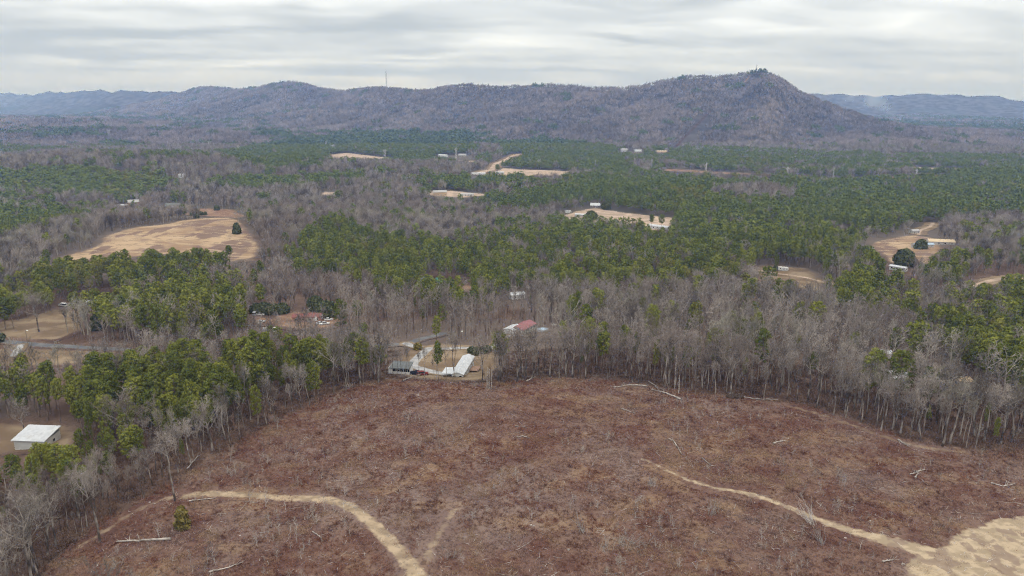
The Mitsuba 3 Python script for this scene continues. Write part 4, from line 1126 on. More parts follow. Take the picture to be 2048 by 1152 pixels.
def mast(p, h, w, label, bays):
    t = Thing('radio_mast', label, 'mast', p, 0.3)
    g = [2 * np.pi * k / 3 for k in range(3)]
    W = lambda z: w * (1 - 0.72 * z / h)
    for a in g:
        t.part('leg', tube([[math.cos(a) * W(-3), math.sin(a) * W(-3), -3], [math.cos(a) * W(h), math.sin(a) * W(h), h]], 0.55, 4), 'm_steel')
    br = []
    zs = np.linspace(0, h, bays + 1)
    for z0, z1 in zip(zs[:-1], zs[1:]):
        for k in range(3):
            a, b = g[k], g[(k + 1) % 3]
            br.append(tube([[math.cos(a) * W(z0), math.sin(a) * W(z0), z0], [math.cos(b) * W(z1), math.sin(b) * W(z1), z1]], 0.24, 3))
    t.part('bracing', join(br), 'm_steel')
    for z, s in ((0.97, 1.4), (0.80, 1.0)):
        for a in g:
            t.part('antenna', box(math.cos(a) * W(z * h) - s / 3, math.cos(a) * W(z * h) + s / 3, math.sin(a) * W(z * h) - 0.3, math.sin(a) * W(z * h) + 0.3, z * h - s, z * h + s), 'm_offwhite')
    t.part('spike', tube([[0, 0, h - 1], [0, 0, h + 6]], [0.25, 0.1], 4), 'm_steel')


_x, _y, _z = sky_pt(773, 172, 3900)
mast(np.array([_x, _y, gz(_x, _y)]), 98, 3.4, 'tall lattice radio mast on the wooded ridge', 14)
_x, _y, _z = sky_pt(1513, 140, 3040)
mast(np.array([_x, _y, gz(_x, _y)]), 34, 1.6, 'short antenna mast on the mountain summit', 6)

# ---------------------------------------------------------------- trees
tr = np.random.default_rng(5)
COUNT = {}


def stuff(name, group_id, to_world):
    COUNT[name] = COUNT.get(name, 0) + 1
    scene[f'{name}__{COUNT[name]:05d}'] = {'type': 'instance', 'shapegroup': ref(group_id), 'to_world': to_world}


labels['bare_forest'] = {'label': 'grey leafless woods covering the valley', 'kind': 'stuff'}
labels['pine_forest'] = {'label': 'green pine woods in blocks across the valley', 'kind': 'stuff'}
labels['undergrowth'] = {'label': 'thin brown saplings and brush under the woods', 'kind': 'stuff'}


def individual(kind, x, y, sc, szc, label, grp, proto=None, lean=(0, 0), rot=None):
    key = numbered(kind)
    i = tr.integers(6) if proto is None else proto
    g = ('proto_pine_near_' if kind == 'pine_tree' else 'proto_bare_near_') + str(i)
    scene[key] = {'type': 'instance', 'shapegroup': ref(g), 'to_world': tf(x, y, float(gz(x, y)), sc, szc, tr.uniform(0, 6.28) if rot is None else rot, lean=lean)}
    labels[key] = {'label': label, 'category': 'tree', **({'group': grp} if grp else {})}
    return key


# trees that stand out: (kind, base pixel, height in m, width factor, prototype, label)
STANDOUT = [
    ('bare_tree', 351, 1004, 21, 0.8, 2, 'tall bare tree with a long pale trunk at the head of the dirt track'),
    ('bare_tree', 199, 1078, 19, 0.8, 5, 'slim pale bare tree leaning over the worn path at the wood edge'),
    ('bare_tree', 200, 1085, 20, 0.9, 3, 'pale bare tree with knotted crown beside the slim leaning one'),
    ('bare_tree', 113, 1092, 17, 1.1, 1, 'forked pale bare tree at the lowest corner of the wood edge'),
    ('bare_tree', 78, 664, 20, 1.35, 4, 'large spreading bare tree on the brown lawn by the road'),
    ('bare_tree', 165, 668, 19, 1.2, 1, 'second spreading bare tree on the brown lawn, with curling pale boughs'),
    ('bare_tree', 50, 870, 12, 1.0, 4, 'small round bare tree behind the white metal shed'),
    ('bare_tree', 245, 900, 18, 1.3, 4, 'broad fan shaped bare tree between the pines near the metal shed'),
    ('bare_tree', 908, 752, 17, 0.9, 0, 'bare tree with a fanned crown standing before the white mobile home'),
    ('bare_tree', 965, 745, 15, 1.1, 1, 'bare tree at the far end of the white mobile home'),
    ('bare_tree', 1338, 770, 23, 1.05, 1, 'tallest pale bare tree behind the crossed fallen logs'),
    ('bare_tree', 1800, 868, 15, 1.25, 4, 'dead pale tree with crooked boughs at the wood edge'),
    ('bare_tree', 1722, 845, 17, 0.8, 2, 'thin pale tree with a broken top at the wood edge'),
    ('bare_tree', 1088, 742, 17, 0.9, 0, 'pale double stemmed bare tree behind the ragged clearing edge'),
    ('bare_tree', 1952, 885, 20, 0.8, 5, 'tall straight pale trunk at the wood edge below the tan path end'),
    ('bare_tree', 478, 455, 17, 1.25, 4, 'round crowned bare tree by the dark cone evergreen of the hilltop field'),
    ('bare_tree', 412, 424, 18, 1.0, 1, 'bare tree on the reddish yard beside the farmhouse'),
    ('pine_tree', 12, 660, 18, 1.2, 4, 'big pine at the edge of the brown lawn by the road'),
    ('pine_tree', 28, 658, 17, 1.1, 1, 'pine with a dark bole beside the big one on the brown lawn'),
    ('pine_tree', 872, 690, 14, 1.0, 2, 'young bright pine at the corner of the gravel lane'),
    ('pine_tree', 874, 706, 6, 1.0, 3, 'thin pine in the middle of the lawn behind the mobile home'),
    ('pine_tree', 1300, 706, 22, 1.0, 4, 'tall dark green pine rising above the bare woods'),
    ('pine_tree', 1424, 756, 20, 0.95, 0, 'bright green pine in the bare woods near the leaning snags'),
    ('pine_tree', 1522, 760, 20, 0.95, 2, 'dark topped pine in the bare woods over the root mound'),
    ('pine_tree', 1735, 810, 20, 1.15, 4, 'round topped pine in the bare woods next to the hidden cabin'),
    ('pine_tree', 1848, 832, 17, 0.9, 2, 'yellow green pine deep in the bare woods below the long shed'),
    ('pine_tree', 1125, 716, 17, 0.85, 1, 'round headed pine beside the pale pool'),
    ('pine_tree', 1178, 722, 19, 0.95, 4, 'pine between the pool and the tall bare trees'),
    ('pine_tree', 1205, 724, 18, 0.9, 3, 'right hand pine of the pair behind the ragged clearing edge'),
    ('pine_tree', 1302, 462, 17, 1.0, 5, 'pine standing before the pale field by the long white roof'),
    ('pine_tree', 1322, 463, 17, 1.1, 1, 'flat topped pine next to the long white roofed building'),
    ('pine_tree', 1552, 545, 14, 0.8, 2, 'lone pine on the brown lawn by the white travel trailer'),
    ('pine_tree', 460, 530, 15, 1.3, 5, 'flat topped pine at the lower edge of the tan hilltop field'),
    ('pine_tree', 995, 349, 18, 1.5, 1, 'round pine standing alone at the corner of the tan valley field'),
]
TAKEN = []
for kind, px, py, h, w, pr, lb in STANDOUT:
    p = at1(px, py)
    s = h / 19.0
    individual(kind, p[0], p[1], s * w, s, lb, None, pr, lean=tuple(tr.normal(0, 0.02, 2)))
    TAKEN.append((p[0], p[1]))
TAKEN = np.array(TAKEN)

# near woods: one by one
X, Y = jitter_grid(-420, 420, 95, 420, 3.9, tr)
R = np.hypot(X, Y)
ok = (R < 420) & ((Y > 165) | (X < -60)) & ~shapely.contains_xy(CLEARING, X, Y) & ~shapely.contains_xy(BARRED, X, Y) & in_view(X, Y, gz(X, Y), 220)
X, Y = X[ok], Y[ok]
ok = np.array([np.min(np.hypot(TAKEN[:, 0] - x, TAKEN[:, 1] - y)) > 2.6 for x, y in zip(X, Y)])
X, Y = X[ok], Y[ok]
pf, den, hs = cover(X, Y)
edge = shapely.distance(shapely.points(X, Y), CLEARING)
keep = tr.uniform(size=len(X)) < np.where(edge < 30, 0.78, np.where(pf > 0.5, 0.66, 0.42)) * den
X, Y, pf, hs, edge = X[keep], Y[keep], pf[keep], hs[keep], edge[keep]
strip = (edge < 13) & (X < -20)
pf = np.where(strip, 0.10, pf)
is_pine = tr.uniform(size=len(X)) < pf
px_, py_, f_ = project(X, Y, gz(X, Y) + 10)
inside = (px_ > -10) & (px_ < 2058) & (py_ > 0) & (py_ < 1140)
dist = np.where(inside, np.hypot(X, Y) + 0.45 * np.minimum(edge, 120), 1e6)
MARKS = [(at1(px, py), nm) for px, py, nm in [
    (80, 880, 'close to the white metal shed'), (60, 1000, 'in the lowest corner of the sloping wood'), (200, 1080, 'along the worn path at the wood edge'), (330, 970, 'at the head of the dirt track'), (300, 820, 'in the grove above the metal shed'), (450, 880, 'on the slope above the dirt track'),
    (560, 820, 'along the upper sloping wood edge'), (700, 760, 'at the corner of the wood by the brushwood heap'), (120, 695, 'along the asphalt road'), (450, 700, 'in the wood where the asphalt road disappears'), (650, 690, 'in the wood behind the garden shed'), (790, 740, 'round the garden shed'),
    (960, 720, 'near the long white mobile home'), (1040, 665, 'near the red roofed house'), (1080, 735, 'behind the ragged clearing edge'), (1200, 740, 'in the wood behind the bent log'), (1340, 760, 'in the wood behind the crossed logs'), (1340, 680, 'deep in the bare wood past the snags'),
    (1480, 770, 'in the wood behind the root mound'), (1620, 790, 'at the wood edge past the root mound'), (1760, 780, 'round the house hidden in the bare wood'), (1760, 850, 'along the tan path below the tree line'), (1900, 790, 'near the long shed in the bare wood'), (1960, 880, 'at the far end of the tan path'), (600, 650, 'near the cluttered yard')]]
for kind, m in (('bare_tree', ~is_pine), ('pine_tree', is_pine)):
    idx = np.nonzero(m)[0]
    idx = idx[np.argsort(dist[idx])]
    have = sum(1 for s in STANDOUT if s[0] == kind)
    for n, i in enumerate(idx):
        skinny = tr.uniform() < (0.42 if edge[i] < 40 else 0.15)
        h = (tr.uniform(0.62, 1.16) * 19 * hs[i]) * (tr.uniform(0.55, 0.9) if skinny else 1.0)
        w = tr.uniform(0.74, 1.22) * (0.62 if skinny else 1.0)
        s = h / 19.0
        x, y = float(X[i]), float(Y[i])
        lean = tuple(tr.normal(0, 0.035, 2))
        if n < 300 - have and dist[i] < 1e5:
            near = MARKS[int(np.argmin([math.hypot(x - q[0], y - q[1]) for q, _ in MARKS]))][1]
            size = ('slim ' if skinny else '') + ('tall' if h > 17.5 else 'short' if h < 12.5 else 'mid-sized')
            lb = f"{size} {'leafless grey tree' if kind == 'bare_tree' else 'green pine'} {near}"
            gr = f"{size} {'leafless trees' if kind == 'bare_tree' else 'pines'} {near}"
            individual(kind, x, y, s * w, s, lb, gr, lean=lean)
        else:
            fine = dist[i] < 330
            if kind == 'bare_tree':
                stuff('bare_forest', f'proto_bare_mid_{tr.integers(6)}', tf(x, y, float(gz(x, y)), s * w, s, tr.uniform(0, 6.28), lean=lean))
            else:
                stuff('pine_forest', f'proto_pine_near_{tr.integers(6)}' if fine else f'proto_pine_mid_{tr.integers(6)}', tf(x, y, float(gz(x, y)), s * w, s, tr.uniform(0, 6.28), lean=lean))

# thin stems and brush under the near woods
X, Y = jitter_grid(-330, 330, 95, 400, 3.4, tr)
ok = (np.hypot(X, Y) < 400) & ((Y > 165) | (X < -60)) & ~shapely.contains_xy(CLEARING.buffer(-3), X, Y) & ~shapely.contains_xy(BARRED, X, Y) & in_view(X, Y, gz(X, Y), 100)
X, Y = X[ok], Y[ok]
edge = shapely.distance(shapely.points(X, Y), CLEARING)
keep = tr.uniform(size=len(X)) < np.where(edge < 45, 0.5, 0.25)
for x, y in zip(X[keep], Y[keep]):
    s = tr.uniform(0.16, 0.5)
    stuff('undergrowth', f'proto_under_{tr.integers(6)}', tf(x, y, float(gz(x, y)), s * tr.uniform(0.6, 1.0), s, tr.uniform(0, 6.28), lean=tuple(tr.normal(0, 0.1, 2))))

# middle distance
X, Y = jitter_grid(-820, 820, 280, 960, 6.1, tr)
R = np.hypot(X, Y)
ok = (R >= 420) & (R < 960) & ~shapely.contains_xy(BARRED, X, Y) & in_view(X, Y, gz(X, Y), 120)
X, Y = X[ok], Y[ok]
ok = seen(X, Y, gz(X, Y) + 16)
X, Y = X[ok], Y[ok]
pf, den, hs = cover(X, Y)
keep = tr.uniform(size=len(X)) < 0.80 * den
X, Y, pf, hs = X[keep], Y[keep], pf[keep], hs[keep]
Z = gz(X, Y)
R = np.hypot(X, Y)
for i in range(len(X)):
    s = tr.uniform(0.7, 1.15) * hs[i]
    w = tr.uniform(0.85, 1.2) * (1.25 if hs[i] < 0.6 else 1.0)
    near = R[i] < 620
    if tr.uniform() < pf[i]:
        stuff('pine_forest', f"proto_pine_{'mid' if near else 'far'}_{tr.integers(6)}", tf(X[i], Y[i], float(Z[i]), s * w * 1.08, s, tr.uniform(0, 6.28)))
    else:
        stuff('bare_forest', f"proto_bare_{'mid' if near and tr.uniform() < 0.35 else 'far'}_{tr.integers(6)}", tf(X[i], Y[i], float(Z[i]), s * w * 1.15, s, tr.uniform(0, 6.28), lean=tuple(tr.normal(0, 0.03, 2))))


# farther off: small patches of trees that follow the ground
def patch(make, n, size, r):
    g = int(math.ceil(math.sqrt(n)))
    out = []
    for k in range(n):
        x, y = ((k % g) + 0.5 + r.uniform(-0.42, 0.42)) / g - 0.5, ((k // g) + 0.5 + r.uniform(-0.42, 0.42)) / g - 0.5
        v, f = make(k)
        s, q = r.uniform(0.72, 1.2), r.uniform(0, 6.28)
        c, d = math.cos(q) * s, math.sin(q) * s
        out.append((np.stack([v[:, 0] * c - v[:, 1] * d + x * size, v[:, 0] * d + v[:, 1] * c + y * size, v[:, 2] * s * r.uniform(0.85, 1.1)], 1), f))
    return join(out)


pr = np.random.default_rng(9)
P1, P2 = 15.0, 34.0
for i in range(5):
    far_b = [bare_far(700 + i * 7 + k, n=13, w=0.62, rad=3.7) for k in range(6)]
    far_p = [pine_tree(760 + i * 7 + k, clumps=8, per=7, size=1.35, low=0.34, rad=2.9, wood=False)[1] for k in range(6)]
    hill_b = [bare_far(820 + i * 7 + k, n=6, w=1.3, rad=4.0, trunk=False) for k in range(6)]
    hill_p = [pine_tree(880 + i * 7 + k, clumps=4, per=5, size=2.3, low=0.3, rad=2.8, wood=False)[1] for k in range(6)]
    group(f'patch_bare_{i}', wood=mikit.ply(patch(lambda k: far_b[k % 6], 6, P1, pr), 'm_twig'))
    group(f'patch_pine_{i}', needles=mikit.ply(patch(lambda k: far_p[k % 6], 6, P1, pr), 'm_needle'))
    group(f'patch_hill_bare_{i}', wood=mikit.ply(patch(lambda k: hill_b[k % 6], 25, P2, pr), 'm_hill_twig'))
    group(f'patch_hill_pine_{i}', needles=mikit.ply(patch(lambda k: hill_p[k % 6], 20, P2, pr), 'm_hill_needle'))


def slope(x, y, e):
    return (gz(x + e, y) - gz(x - e, y)) / (2 * e), (gz(x, y + e) - gz(x, y - e)) / (2 * e)


X, Y = jitter_grid(-1700, 1700, 700, 2150, P1 * 0.97, tr)
R = np.hypot(X, Y)
ok = (R >= 955) & (Y < 2150) & ~shapely.contains_xy(BARRED, X, Y) & in_view(X, Y, gz(X, Y), 60)
X, Y = X[ok], Y[ok]
ok = seen(X, Y, gz(X, Y) + 16)
X, Y = X[ok], Y[ok]
pf, den, hs = cover(X, Y)
sx, sy = slope(X, Y, 9)
Z = gz(X, Y)
for i in range(len(X)):
    if tr.uniform() > den[i] * 0.97:
        continue
    k = 'pine' if tr.uniform() < pf[i] else 'bare'
    hz = hs[i] * tr.uniform(0.8, 1.12)
    stuff(f'{k}_forest', f'patch_{k}_{tr.integers(5)}', tf(X[i], Y[i], float(Z[i]), 1.08, max(0.5, hz), tr.uniform(0, 6.28), (sx[i], sy[i])))

X, Y = jitter_grid(-5200, 3600, 2120, 6200, P2 * 0.97, tr)
ok = ~shapely.contains_xy(BARRED, X, Y) & in_view(X, Y, gz(X, Y), 40)
X, Y = X[ok], Y[ok]
ok = seen(X, Y, gz(X, Y) + 16, 12)
X, Y = X[ok], Y[ok]
pf, den, hs = cover(X, Y)
sx, sy = slope(X, Y, 18)
Z = gz(X, Y)
for i in range(len(X)):
    if tr.uniform() > den[i]:
        continue
    k = 'pine' if tr.uniform() < pf[i] else 'bare'
    stuff(f'{k}_forest', f'patch_hill_{k}_{tr.integers(5)}', tf(X[i], Y[i], float(Z[i]), 1.08, tr.uniform(0.75, 1.1), tr.uniform(0, 6.28), (sx[i], sy[i])))

# the trees of the skyline, one by one along the crest
rx, ry, rz = sky_pt(MAIN[:, 0], MAIN[:, 1], MAIN[:, 2])
for i in range(len(rx) - 1):
    if not 500 < MAIN[i, 0] < 1800:
        continue
    L = math.hypot(rx[i + 1] - rx[i], ry[i + 1] - ry[i])
    m = int(L / 2.3)
    t_ = tr.uniform(0, 1, m)
    x = rx[i] + (rx[i + 1] - rx[i]) * t_ + tr.normal(0, 20, m)
    y = ry[i] + (ry[i + 1] - ry[i]) * t_ + tr.normal(0, 20, m)
    for a, b in zip(x, y):
        s = tr.uniform(0.5, 1.0)
        if tr.uniform() < 0.2:
            stuff('pine_forest', f'proto_pine_far_{tr.integers(6)}', tf(a, b, float(gz(a, b)), s, s, tr.uniform(0, 6.28)))
        else:
            stuff('bare_forest', f'proto_bare_far_{tr.integers(6)}', tf(a, b, float(gz(a, b)), s * 1.1, s, tr.uniform(0, 6.28)))

# ---------------------------------------------------------------- evergreens and bushes
def evergreen(px, py, h, w, label, cone=0.0, mat='m_cedar', name='evergreen_shrub', cat='shrub', grp=None, seed=0):
    p = at1(px, py)
    r = np.random.default_rng(4000 + seed + int(px))
    n = int(26 + 10 * h / 3)
    f = (np.arange(n) + r.uniform(0, 1, n)) / n
    env = w / 2 * (np.sqrt(np.clip(1 - (2 * f - 0.85) ** 2 / 1.4, 0.02, 1)) * (1 - cone) + (1.02 - f) * 1.1 * cone)
    az = np.arange(n) * 2.4
    rr = env * r.uniform(0.35, 0.95, n)
    c = np.stack([np.cos(az) * rr, np.sin(az) * rr, 0.08 * h + 0.88 * h * f], 1)
    v, fc = clump_tris(c, 0.30 * env + 0.16 * w * r.uniform(0.6, 1.1, n), 40, 0.13 * w, r, 0.9, 0.2)
    t = Thing(name, label, cat, p, r.uniform(0, 6), grp)
    t.part('trunk', tube([[0, 0, -0.5], [0, 0, h * 0.7]], [0.035 * h, 0.01 * h], 5), 'm_bark')
    t.part('foliage', (v, fc), mat)


diffuse('m_juniper', lambda p, n, uv: mix((0.130, 0.108, 0.030), (0.235, 0.190, 0.060), smoothstep(0.2, 0.8, noise(p.x / 0.8, p.y / 0.8, p.z / 0.8))))
evergreen(366, 1056, 5.6, 3.2, 'olive green cedar standing by itself in the clearing', 0.45, 'm_juniper', 'cedar', 'tree')
evergreen(474, 468, 9.5, 6.5, 'dark cone shaped evergreen on the tan hilltop field', 0.55, name='cedar', cat='tree')
for i, (px, w) in enumerate([(383, 4), (392, 5), (402, 5), (411, 3.5)]):
    evergreen(px, 431, 4.2, w, 'dark round shrub in the row below the farmhouse', 0.1, grp='dark shrubs below the farmhouse', seed=i)
evergreen(393, 437, 4, 5, 'dark round shrub standing apart before the row below the farmhouse', 0.1)
evergreen(434, 421, 6, 6, 'dark evergreen at the end of the reddish yard', 0.2)
for i, (px, py, h, w) in enumerate([(515, 627, 5, 7), (530, 628, 6, 7.5), (548, 628, 5, 7.5), (566, 627, 5.5, 6.5)]):
    evergreen(px, py, h, w, 'dark evergreen in the tall hedge behind the cluttered yard', 0.15, grp='evergreens of the tall hedge', seed=i)
evergreen(655, 634, 8, 9.5, 'broad dark evergreen over the cars of the cluttered yard', 0.1, name='evergreen_tree', cat='tree')
evergreen(632, 622, 8, 8, 'dark evergreen between the hedge and the broad evergreen', 0.15, name='evergreen_tree', cat='tree')
evergreen(197, 660, 9, 6, 'dark cedar beside the curling bare tree by the road', 0.4, name='cedar', cat='tree')
evergreen(-2, 684, 4, 5, 'dark round bush at the road edge', 0.0, name='bush')
for i, (px, py) in enumerate([(943, 706), (955, 707), (966, 707), (949, 711), (975, 704)]):
    evergreen(px, py, 2.7, 3.2, 'dark green bush in the thicket behind the mobile home', 0.0, grp='bushes behind the mobile home', name='bush', seed=i)
evergreen(1841, 498, 7, 8, 'dark round evergreen in the tan yard before the blue roof', 0.2)
evergreen(1808, 532, 11, 12, 'big dark evergreen between the two halves of the tan yard', 0.2, name='evergreen_tree', cat='tree')
evergreen(1551, 541, 4, 3, 'small dark evergreen by the travel trailer lawn', 0.3)
evergreen(1212, 419, 9, 9, 'dark round evergreen beside the small field barn', 0.2, name='evergreen_tree', cat='tree')
evergreen(1183, 440, 9, 11, 'round dark evergreen before the pale field', 0.2, name='evergreen_tree', cat='tree')
evergreen(836, 700, 3.0, 3.2, 'red brown leafy bush by the garden shed', 0.0, 'm_juniper', 'bush', 'shrub')

# ---------------------------------------------------------------- the clearing: scrub, slash, logs, saplings
scr = np.random.default_rng(77)


def scrub_col(p, n, uv):
    a, b, c = noise(p.x / 0.55, p.y / 0.55, 3) * 0.6 + fbm(p.x / 2.6, p.y / 2.2, 6, 3) * 0.4, fbm(p.x / 7, p.y / 6, 5, 4), fbm(p.x / 16 + 8, p.y / 13, 1, 5)
    k = mix((0.120, 0.054, 0.040), (0.40, 0.255, 0.190), smoothstep(0.22, 0.82, a))
    k = mix(k, (0.225, 0.088, 0.060), smoothstep(0.42, 0.62, b) * 0.5)
    k = mix(k, (0.40, 0.325, 0.29), smoothstep(0.56, 0.68, c) * 0.38)
    return mix(k, (0.40, 0.285, 0.18), smoothstep(0.58, 0.72, fbm(p.x / 9 + 33, p.y / 7, 2, 4)) * 0.6)


diffuse('m_scrub', scrub_col)
diffuse('m_stick', lambda p, n, uv: mix((0.32, 0.285, 0.26), (0.60, 0.55, 0.50), noise(p.x / 1.7, p.y / 1.7, 5)))
diffuse('m_log', lambda p, n, uv: mix((0.27, 0.235, 0.205), (0.52, 0.47, 0.42), smoothstep(0.3, 0.7, fbm(p.x * 1.2, p.y * 1.2, p.z * 3, 3))))
diffuse('m_grey_log', lambda p, n, uv: mix((0.20, 0.175, 0.16), (0.36, 0.325, 0.30), smoothstep(0.3, 0.7, fbm(p.x * 1.2, p.y * 1.2, p.z * 3, 3))))
SC = 3.0
for i in range(8):
    P0, P1, W = [], [], []
    for _ in range(20):
        c, hgt = scr.uniform(-SC / 2, SC / 2, 2) * 1.06, scr.uniform(0.18, 0.75) * (1.7 if scr.uniform() < 0.12 else 1)
        for _ in range(9):
            o = scr.normal(0, 0.16, 2)
            P0.append([c[0] + o[0], c[1] + o[1], -0.05])
            P1.append([c[0] + o[0] * 2.2 + scr.normal(0, 0.3), c[1] + o[1] * 2.2 + scr.normal(0, 0.3), hgt * scr.uniform(0.5, 1.15)])
            W.append(scr.uniform(0.05, 0.15))
    group(f'patch_scrub_{i}', blades=mikit.ply(slivers(P0, P1, np.array(W), scr), 'm_scrub'))
bare_ground = shapely.union_all(NO_SCRUB)
X, Y = jitter_grid(-230, 260, 112, 270, SC * 0.92, scr)
ok = shapely.contains_xy(CLEARING.buffer(3), X, Y) & in_view(X, Y, gz(X, Y), 40, 1)
X, Y = X[ok], Y[ok]
dg = shapely.distance(bare_ground, shapely.points(X, Y))
for x, y, d in zip(X, Y, dg):
    if d < 0.9 and scr.uniform() < (0.72 if d < 0.3 else 0.3):
        continue
    s = scr.uniform(0.7, 1.25) * (0.6 if d < 0.9 else 1)
    stuff('dry_scrub', f'patch_scrub_{scr.integers(8)}', tf(x, y, float(gz(x, y)) + 0.13, 1.05, s, scr.uniform(0, 6.28), slope(x, y, 1.5)))
for i in range(4):
    P0 = scr.uniform(-SC / 2, SC / 2, (150, 2)) * 1.06
    P1 = P0 + scr.normal(0, 0.35, (150, 2))
    group(f'patch_litter_{i}', blades=mikit.ply(slivers(np.column_stack([P0, np.full(150, -0.05)]), np.column_stack([P1, scr.exponential(0.30, 150) + 0.1]), scr.uniform(0.06, 0.2, 150), scr), 'm_under'))
X, Y = jitter_grid(-260, 280, 112, 330, SC, scr)
ok = ~shapely.contains_xy(CLEARING.buffer(2), X, Y) & shapely.contains_xy(CLEARING.buffer(60), X, Y) & ~shapely.contains_xy(shapely.union_all([p for p in NO_TREES]), X, Y) & in_view(X, Y, gz(X, Y), 40, 1)
for x, y in zip(X[ok], Y[ok]):
    stuff('leaf_litter', f'patch_litter_{scr.integers(4)}', tf(x, y, float(gz(x, y)), 1.05, scr.uniform(0.7, 1.5), scr.uniform(0, 6.28), slope(x, y, 1.5)))
labels['leaf_litter'] = {'label': 'reddish brown leaf litter and low brush under the trees', 'kind': 'stuff'}
labels['dry_scrub'] = {'label': 'knee high dry brown scrub over the clearing', 'kind': 'stuff'}

X, Y = scr.uniform(-220, 250, 15000), scr.uniform(112, 268, 15000)
ok = shapely.contains_xy(CLEARING, X, Y) & in_view(X, Y, gz(X, Y), 20, 1) & (meshkit.fbm(np.stack([X / 14, Y / 14, 0 * X], -1), 3, 2) > 0.44)
X, Y = X[ok], Y[ok]
a, L = scr.uniform(0, 6.28, len(X)), scr.exponential(0.9, len(X)) + 0.5
p0 = np.stack([X, Y, gz(X, Y) + 0.3], 1)
x1, y1 = X + np.cos(a) * L, Y + np.sin(a) * L
p1 = np.stack([x1, y1, gz(x1, y1) + scr.uniform(0.15, 0.7, len(X))], 1)
up = np.array([0, 0, 1.0])
sd = unit(np.cross(p1 - p0, up)) * (scr.uniform(0.04, 0.15, len(X)) / 2)[:, None]
v = np.stack([p0 - sd, p0 + sd, p1], 1).reshape(-1, 3)
scene['slash'] = mikit.ply((v, np.arange(len(v)).reshape(-1, 3)), 'm_stick')
labels['slash'] = {'label': 'pale broken sticks strewn through the scrub', 'kind': 'stuff'}


def log(pts, r, label, mat='m_log', grp=None, lift=0.32, name='fallen_log', stubs=5):
    w = at(np.array(pts)[:, 0], np.array(pts)[:, 1])
    t = np.linspace(0, 1, 6 * len(w))
    k = np.linspace(0, 1, len(w))
    P = np.stack([np.interp(t, k, w[:, j]) for j in range(3)], 1)
    P[:, 2] = gz(P[:, 0], P[:, 1]) + r * 0.8 + lift
    P[1:-1] += scr.normal(0, r * 0.25, P[1:-1].shape)
    r *= 1.25
    o = P.mean(0)
    T_ = Thing(name, label, 'log', o, 0, grp)
    T_.part('trunk', tube(P - o, np.linspace(r, r * 0.45, len(P)), 7), mat, smooth=True)
    for _ in range(stubs):
        i = scr.integers(len(P) // 2, len(P) - 1)
        d = unit(P[i + 1] - P[i] + scr.normal(0, 0.5, 3) * np.linalg.norm(P[i + 1] - P[i]) + np.array([0, 0, 0.3]))
        T_.part('branch', tube([P[i] - o, P[i] - o + d * scr.uniform(0.8, 2.0)], [r * 0.3, r * 0.1], 4), mat)


log([(342, 1081), (290, 1084), (233, 1087)], 0.27, 'long pale fallen log near the worn path')
log([(1293, 774), (1260, 772), (1227, 777)], 0.24, 'pale bent log lying at the wood edge by the crossed logs')
log([(1362, 801), (1330, 788), (1303, 781)], 0.27, 'straight pale log below the tall snag')
log([(1297, 768), (1310, 776), (1321, 791)], 0.16, 'thin grey log lying across the straight pale one', 'm_grey_log', lift=0.9)
log([(1311, 776), (1330, 783)], 0.15, 'short grey log beside the crossed pair', 'm_grey_log')
log([(1474, 795), (1510, 800), (1556, 802)], 0.20, 'long grey log pulled out of the root mound', 'm_grey_log')
log([(1337, 880), (1347, 884), (1356, 898), (1363, 911)], 0.17, 'crooked pale branch lying in the grey brush')
log([(1546, 889), (1560, 885), (1572, 884)], 0.17, 'short pale log in the brown scrub before the root mound')
log([(1796, 882), (1817, 896)], 0.22, 'pale log by the tan path below the tree line')
log([(1981, 969), (2005, 975), (2030, 971)], 0.18, 'pale log with a raised middle near the earth patch')
log([(1819, 951), (1834, 948)], 0.17, 'short pale log in the heap of three')
log([(1830, 946), (1850, 942)], 0.17, 'upper pale log in the heap of three')
log([(1830, 959), (1834, 951)], 0.2, 'stubby pale log in the heap of three')
log([(1404, 918), (1421, 933)], 0.15, 'pale stick log below the crooked branch', 'm_grey_log')
log([(1052, 765), (1067, 757)], 0.22, 'pale log tipped up at the ragged clearing edge')
log([(805, 766), (825, 757), (846, 751)], 0.2, 'grey log leaning out of the wood before the dark vehicles', 'm_grey_log', lift=0.7)
log([(375, 944), (398, 916)], 0.16, 'grey pole fallen against the wood near the track head', 'm_grey_log', lift=0.9)
log([(418, 1147), (455, 1139), (487, 1127)], 0.16, 'pale forked log at the bottom of the clearing')
log([(1242, 819), (1271, 829)], 0.15, 'grey stick log in the scrub below the bent log', 'm_grey_log')
log([(1764, 1126), (1786, 1123)], 0.16, 'pinkish short log at the border of the earth patch')
log([(378, 1005), (400, 1002), (432, 999)], 0.15, 'thin pale log lying under the track head')
log([(1033, 877), (1045, 874), (1058, 878)], 0.13, 'small pale curved log in mid clearing')
log([(1030, 854), (1052, 857)], 0.13, 'small grey log in the upper clearing', 'm_grey_log')
log([(625, 1066), (640, 1076), (645, 1085)], 0.12, 'small pale pole inside the bend of the track')

# standing dead trunks
def snag(px, py, top, r, label, lean=0.0, grp=None, mat='m_log'):
    p = at1(px, py)
    h = (py - top) * np.linalg.norm(p - [0, 0, CAM_Z]) / FPX / 0.93
    t = Thing('dead_trunk', label, 'dead tree', p, 0, grp)
    P = np.array([[0, 0, -0.5], [lean * 0.3 * h, 0.05, h * 0.4], [lean * h, 0.0, h]])
    t.part('trunk', tube(P, [r, r * 0.8, r * 0.55], 7), mat, smooth=True)
    for z in (0.55, 0.75, 0.9):
        a = scr.uniform(0, 6.28)
        t.part('branch', tube([[lean * z * h, 0, z * h], [lean * z * h + math.cos(a) * 0.8, math.sin(a) * 0.8, z * h + 0.5]], [r * 0.35, r * 0.15], 4), mat)


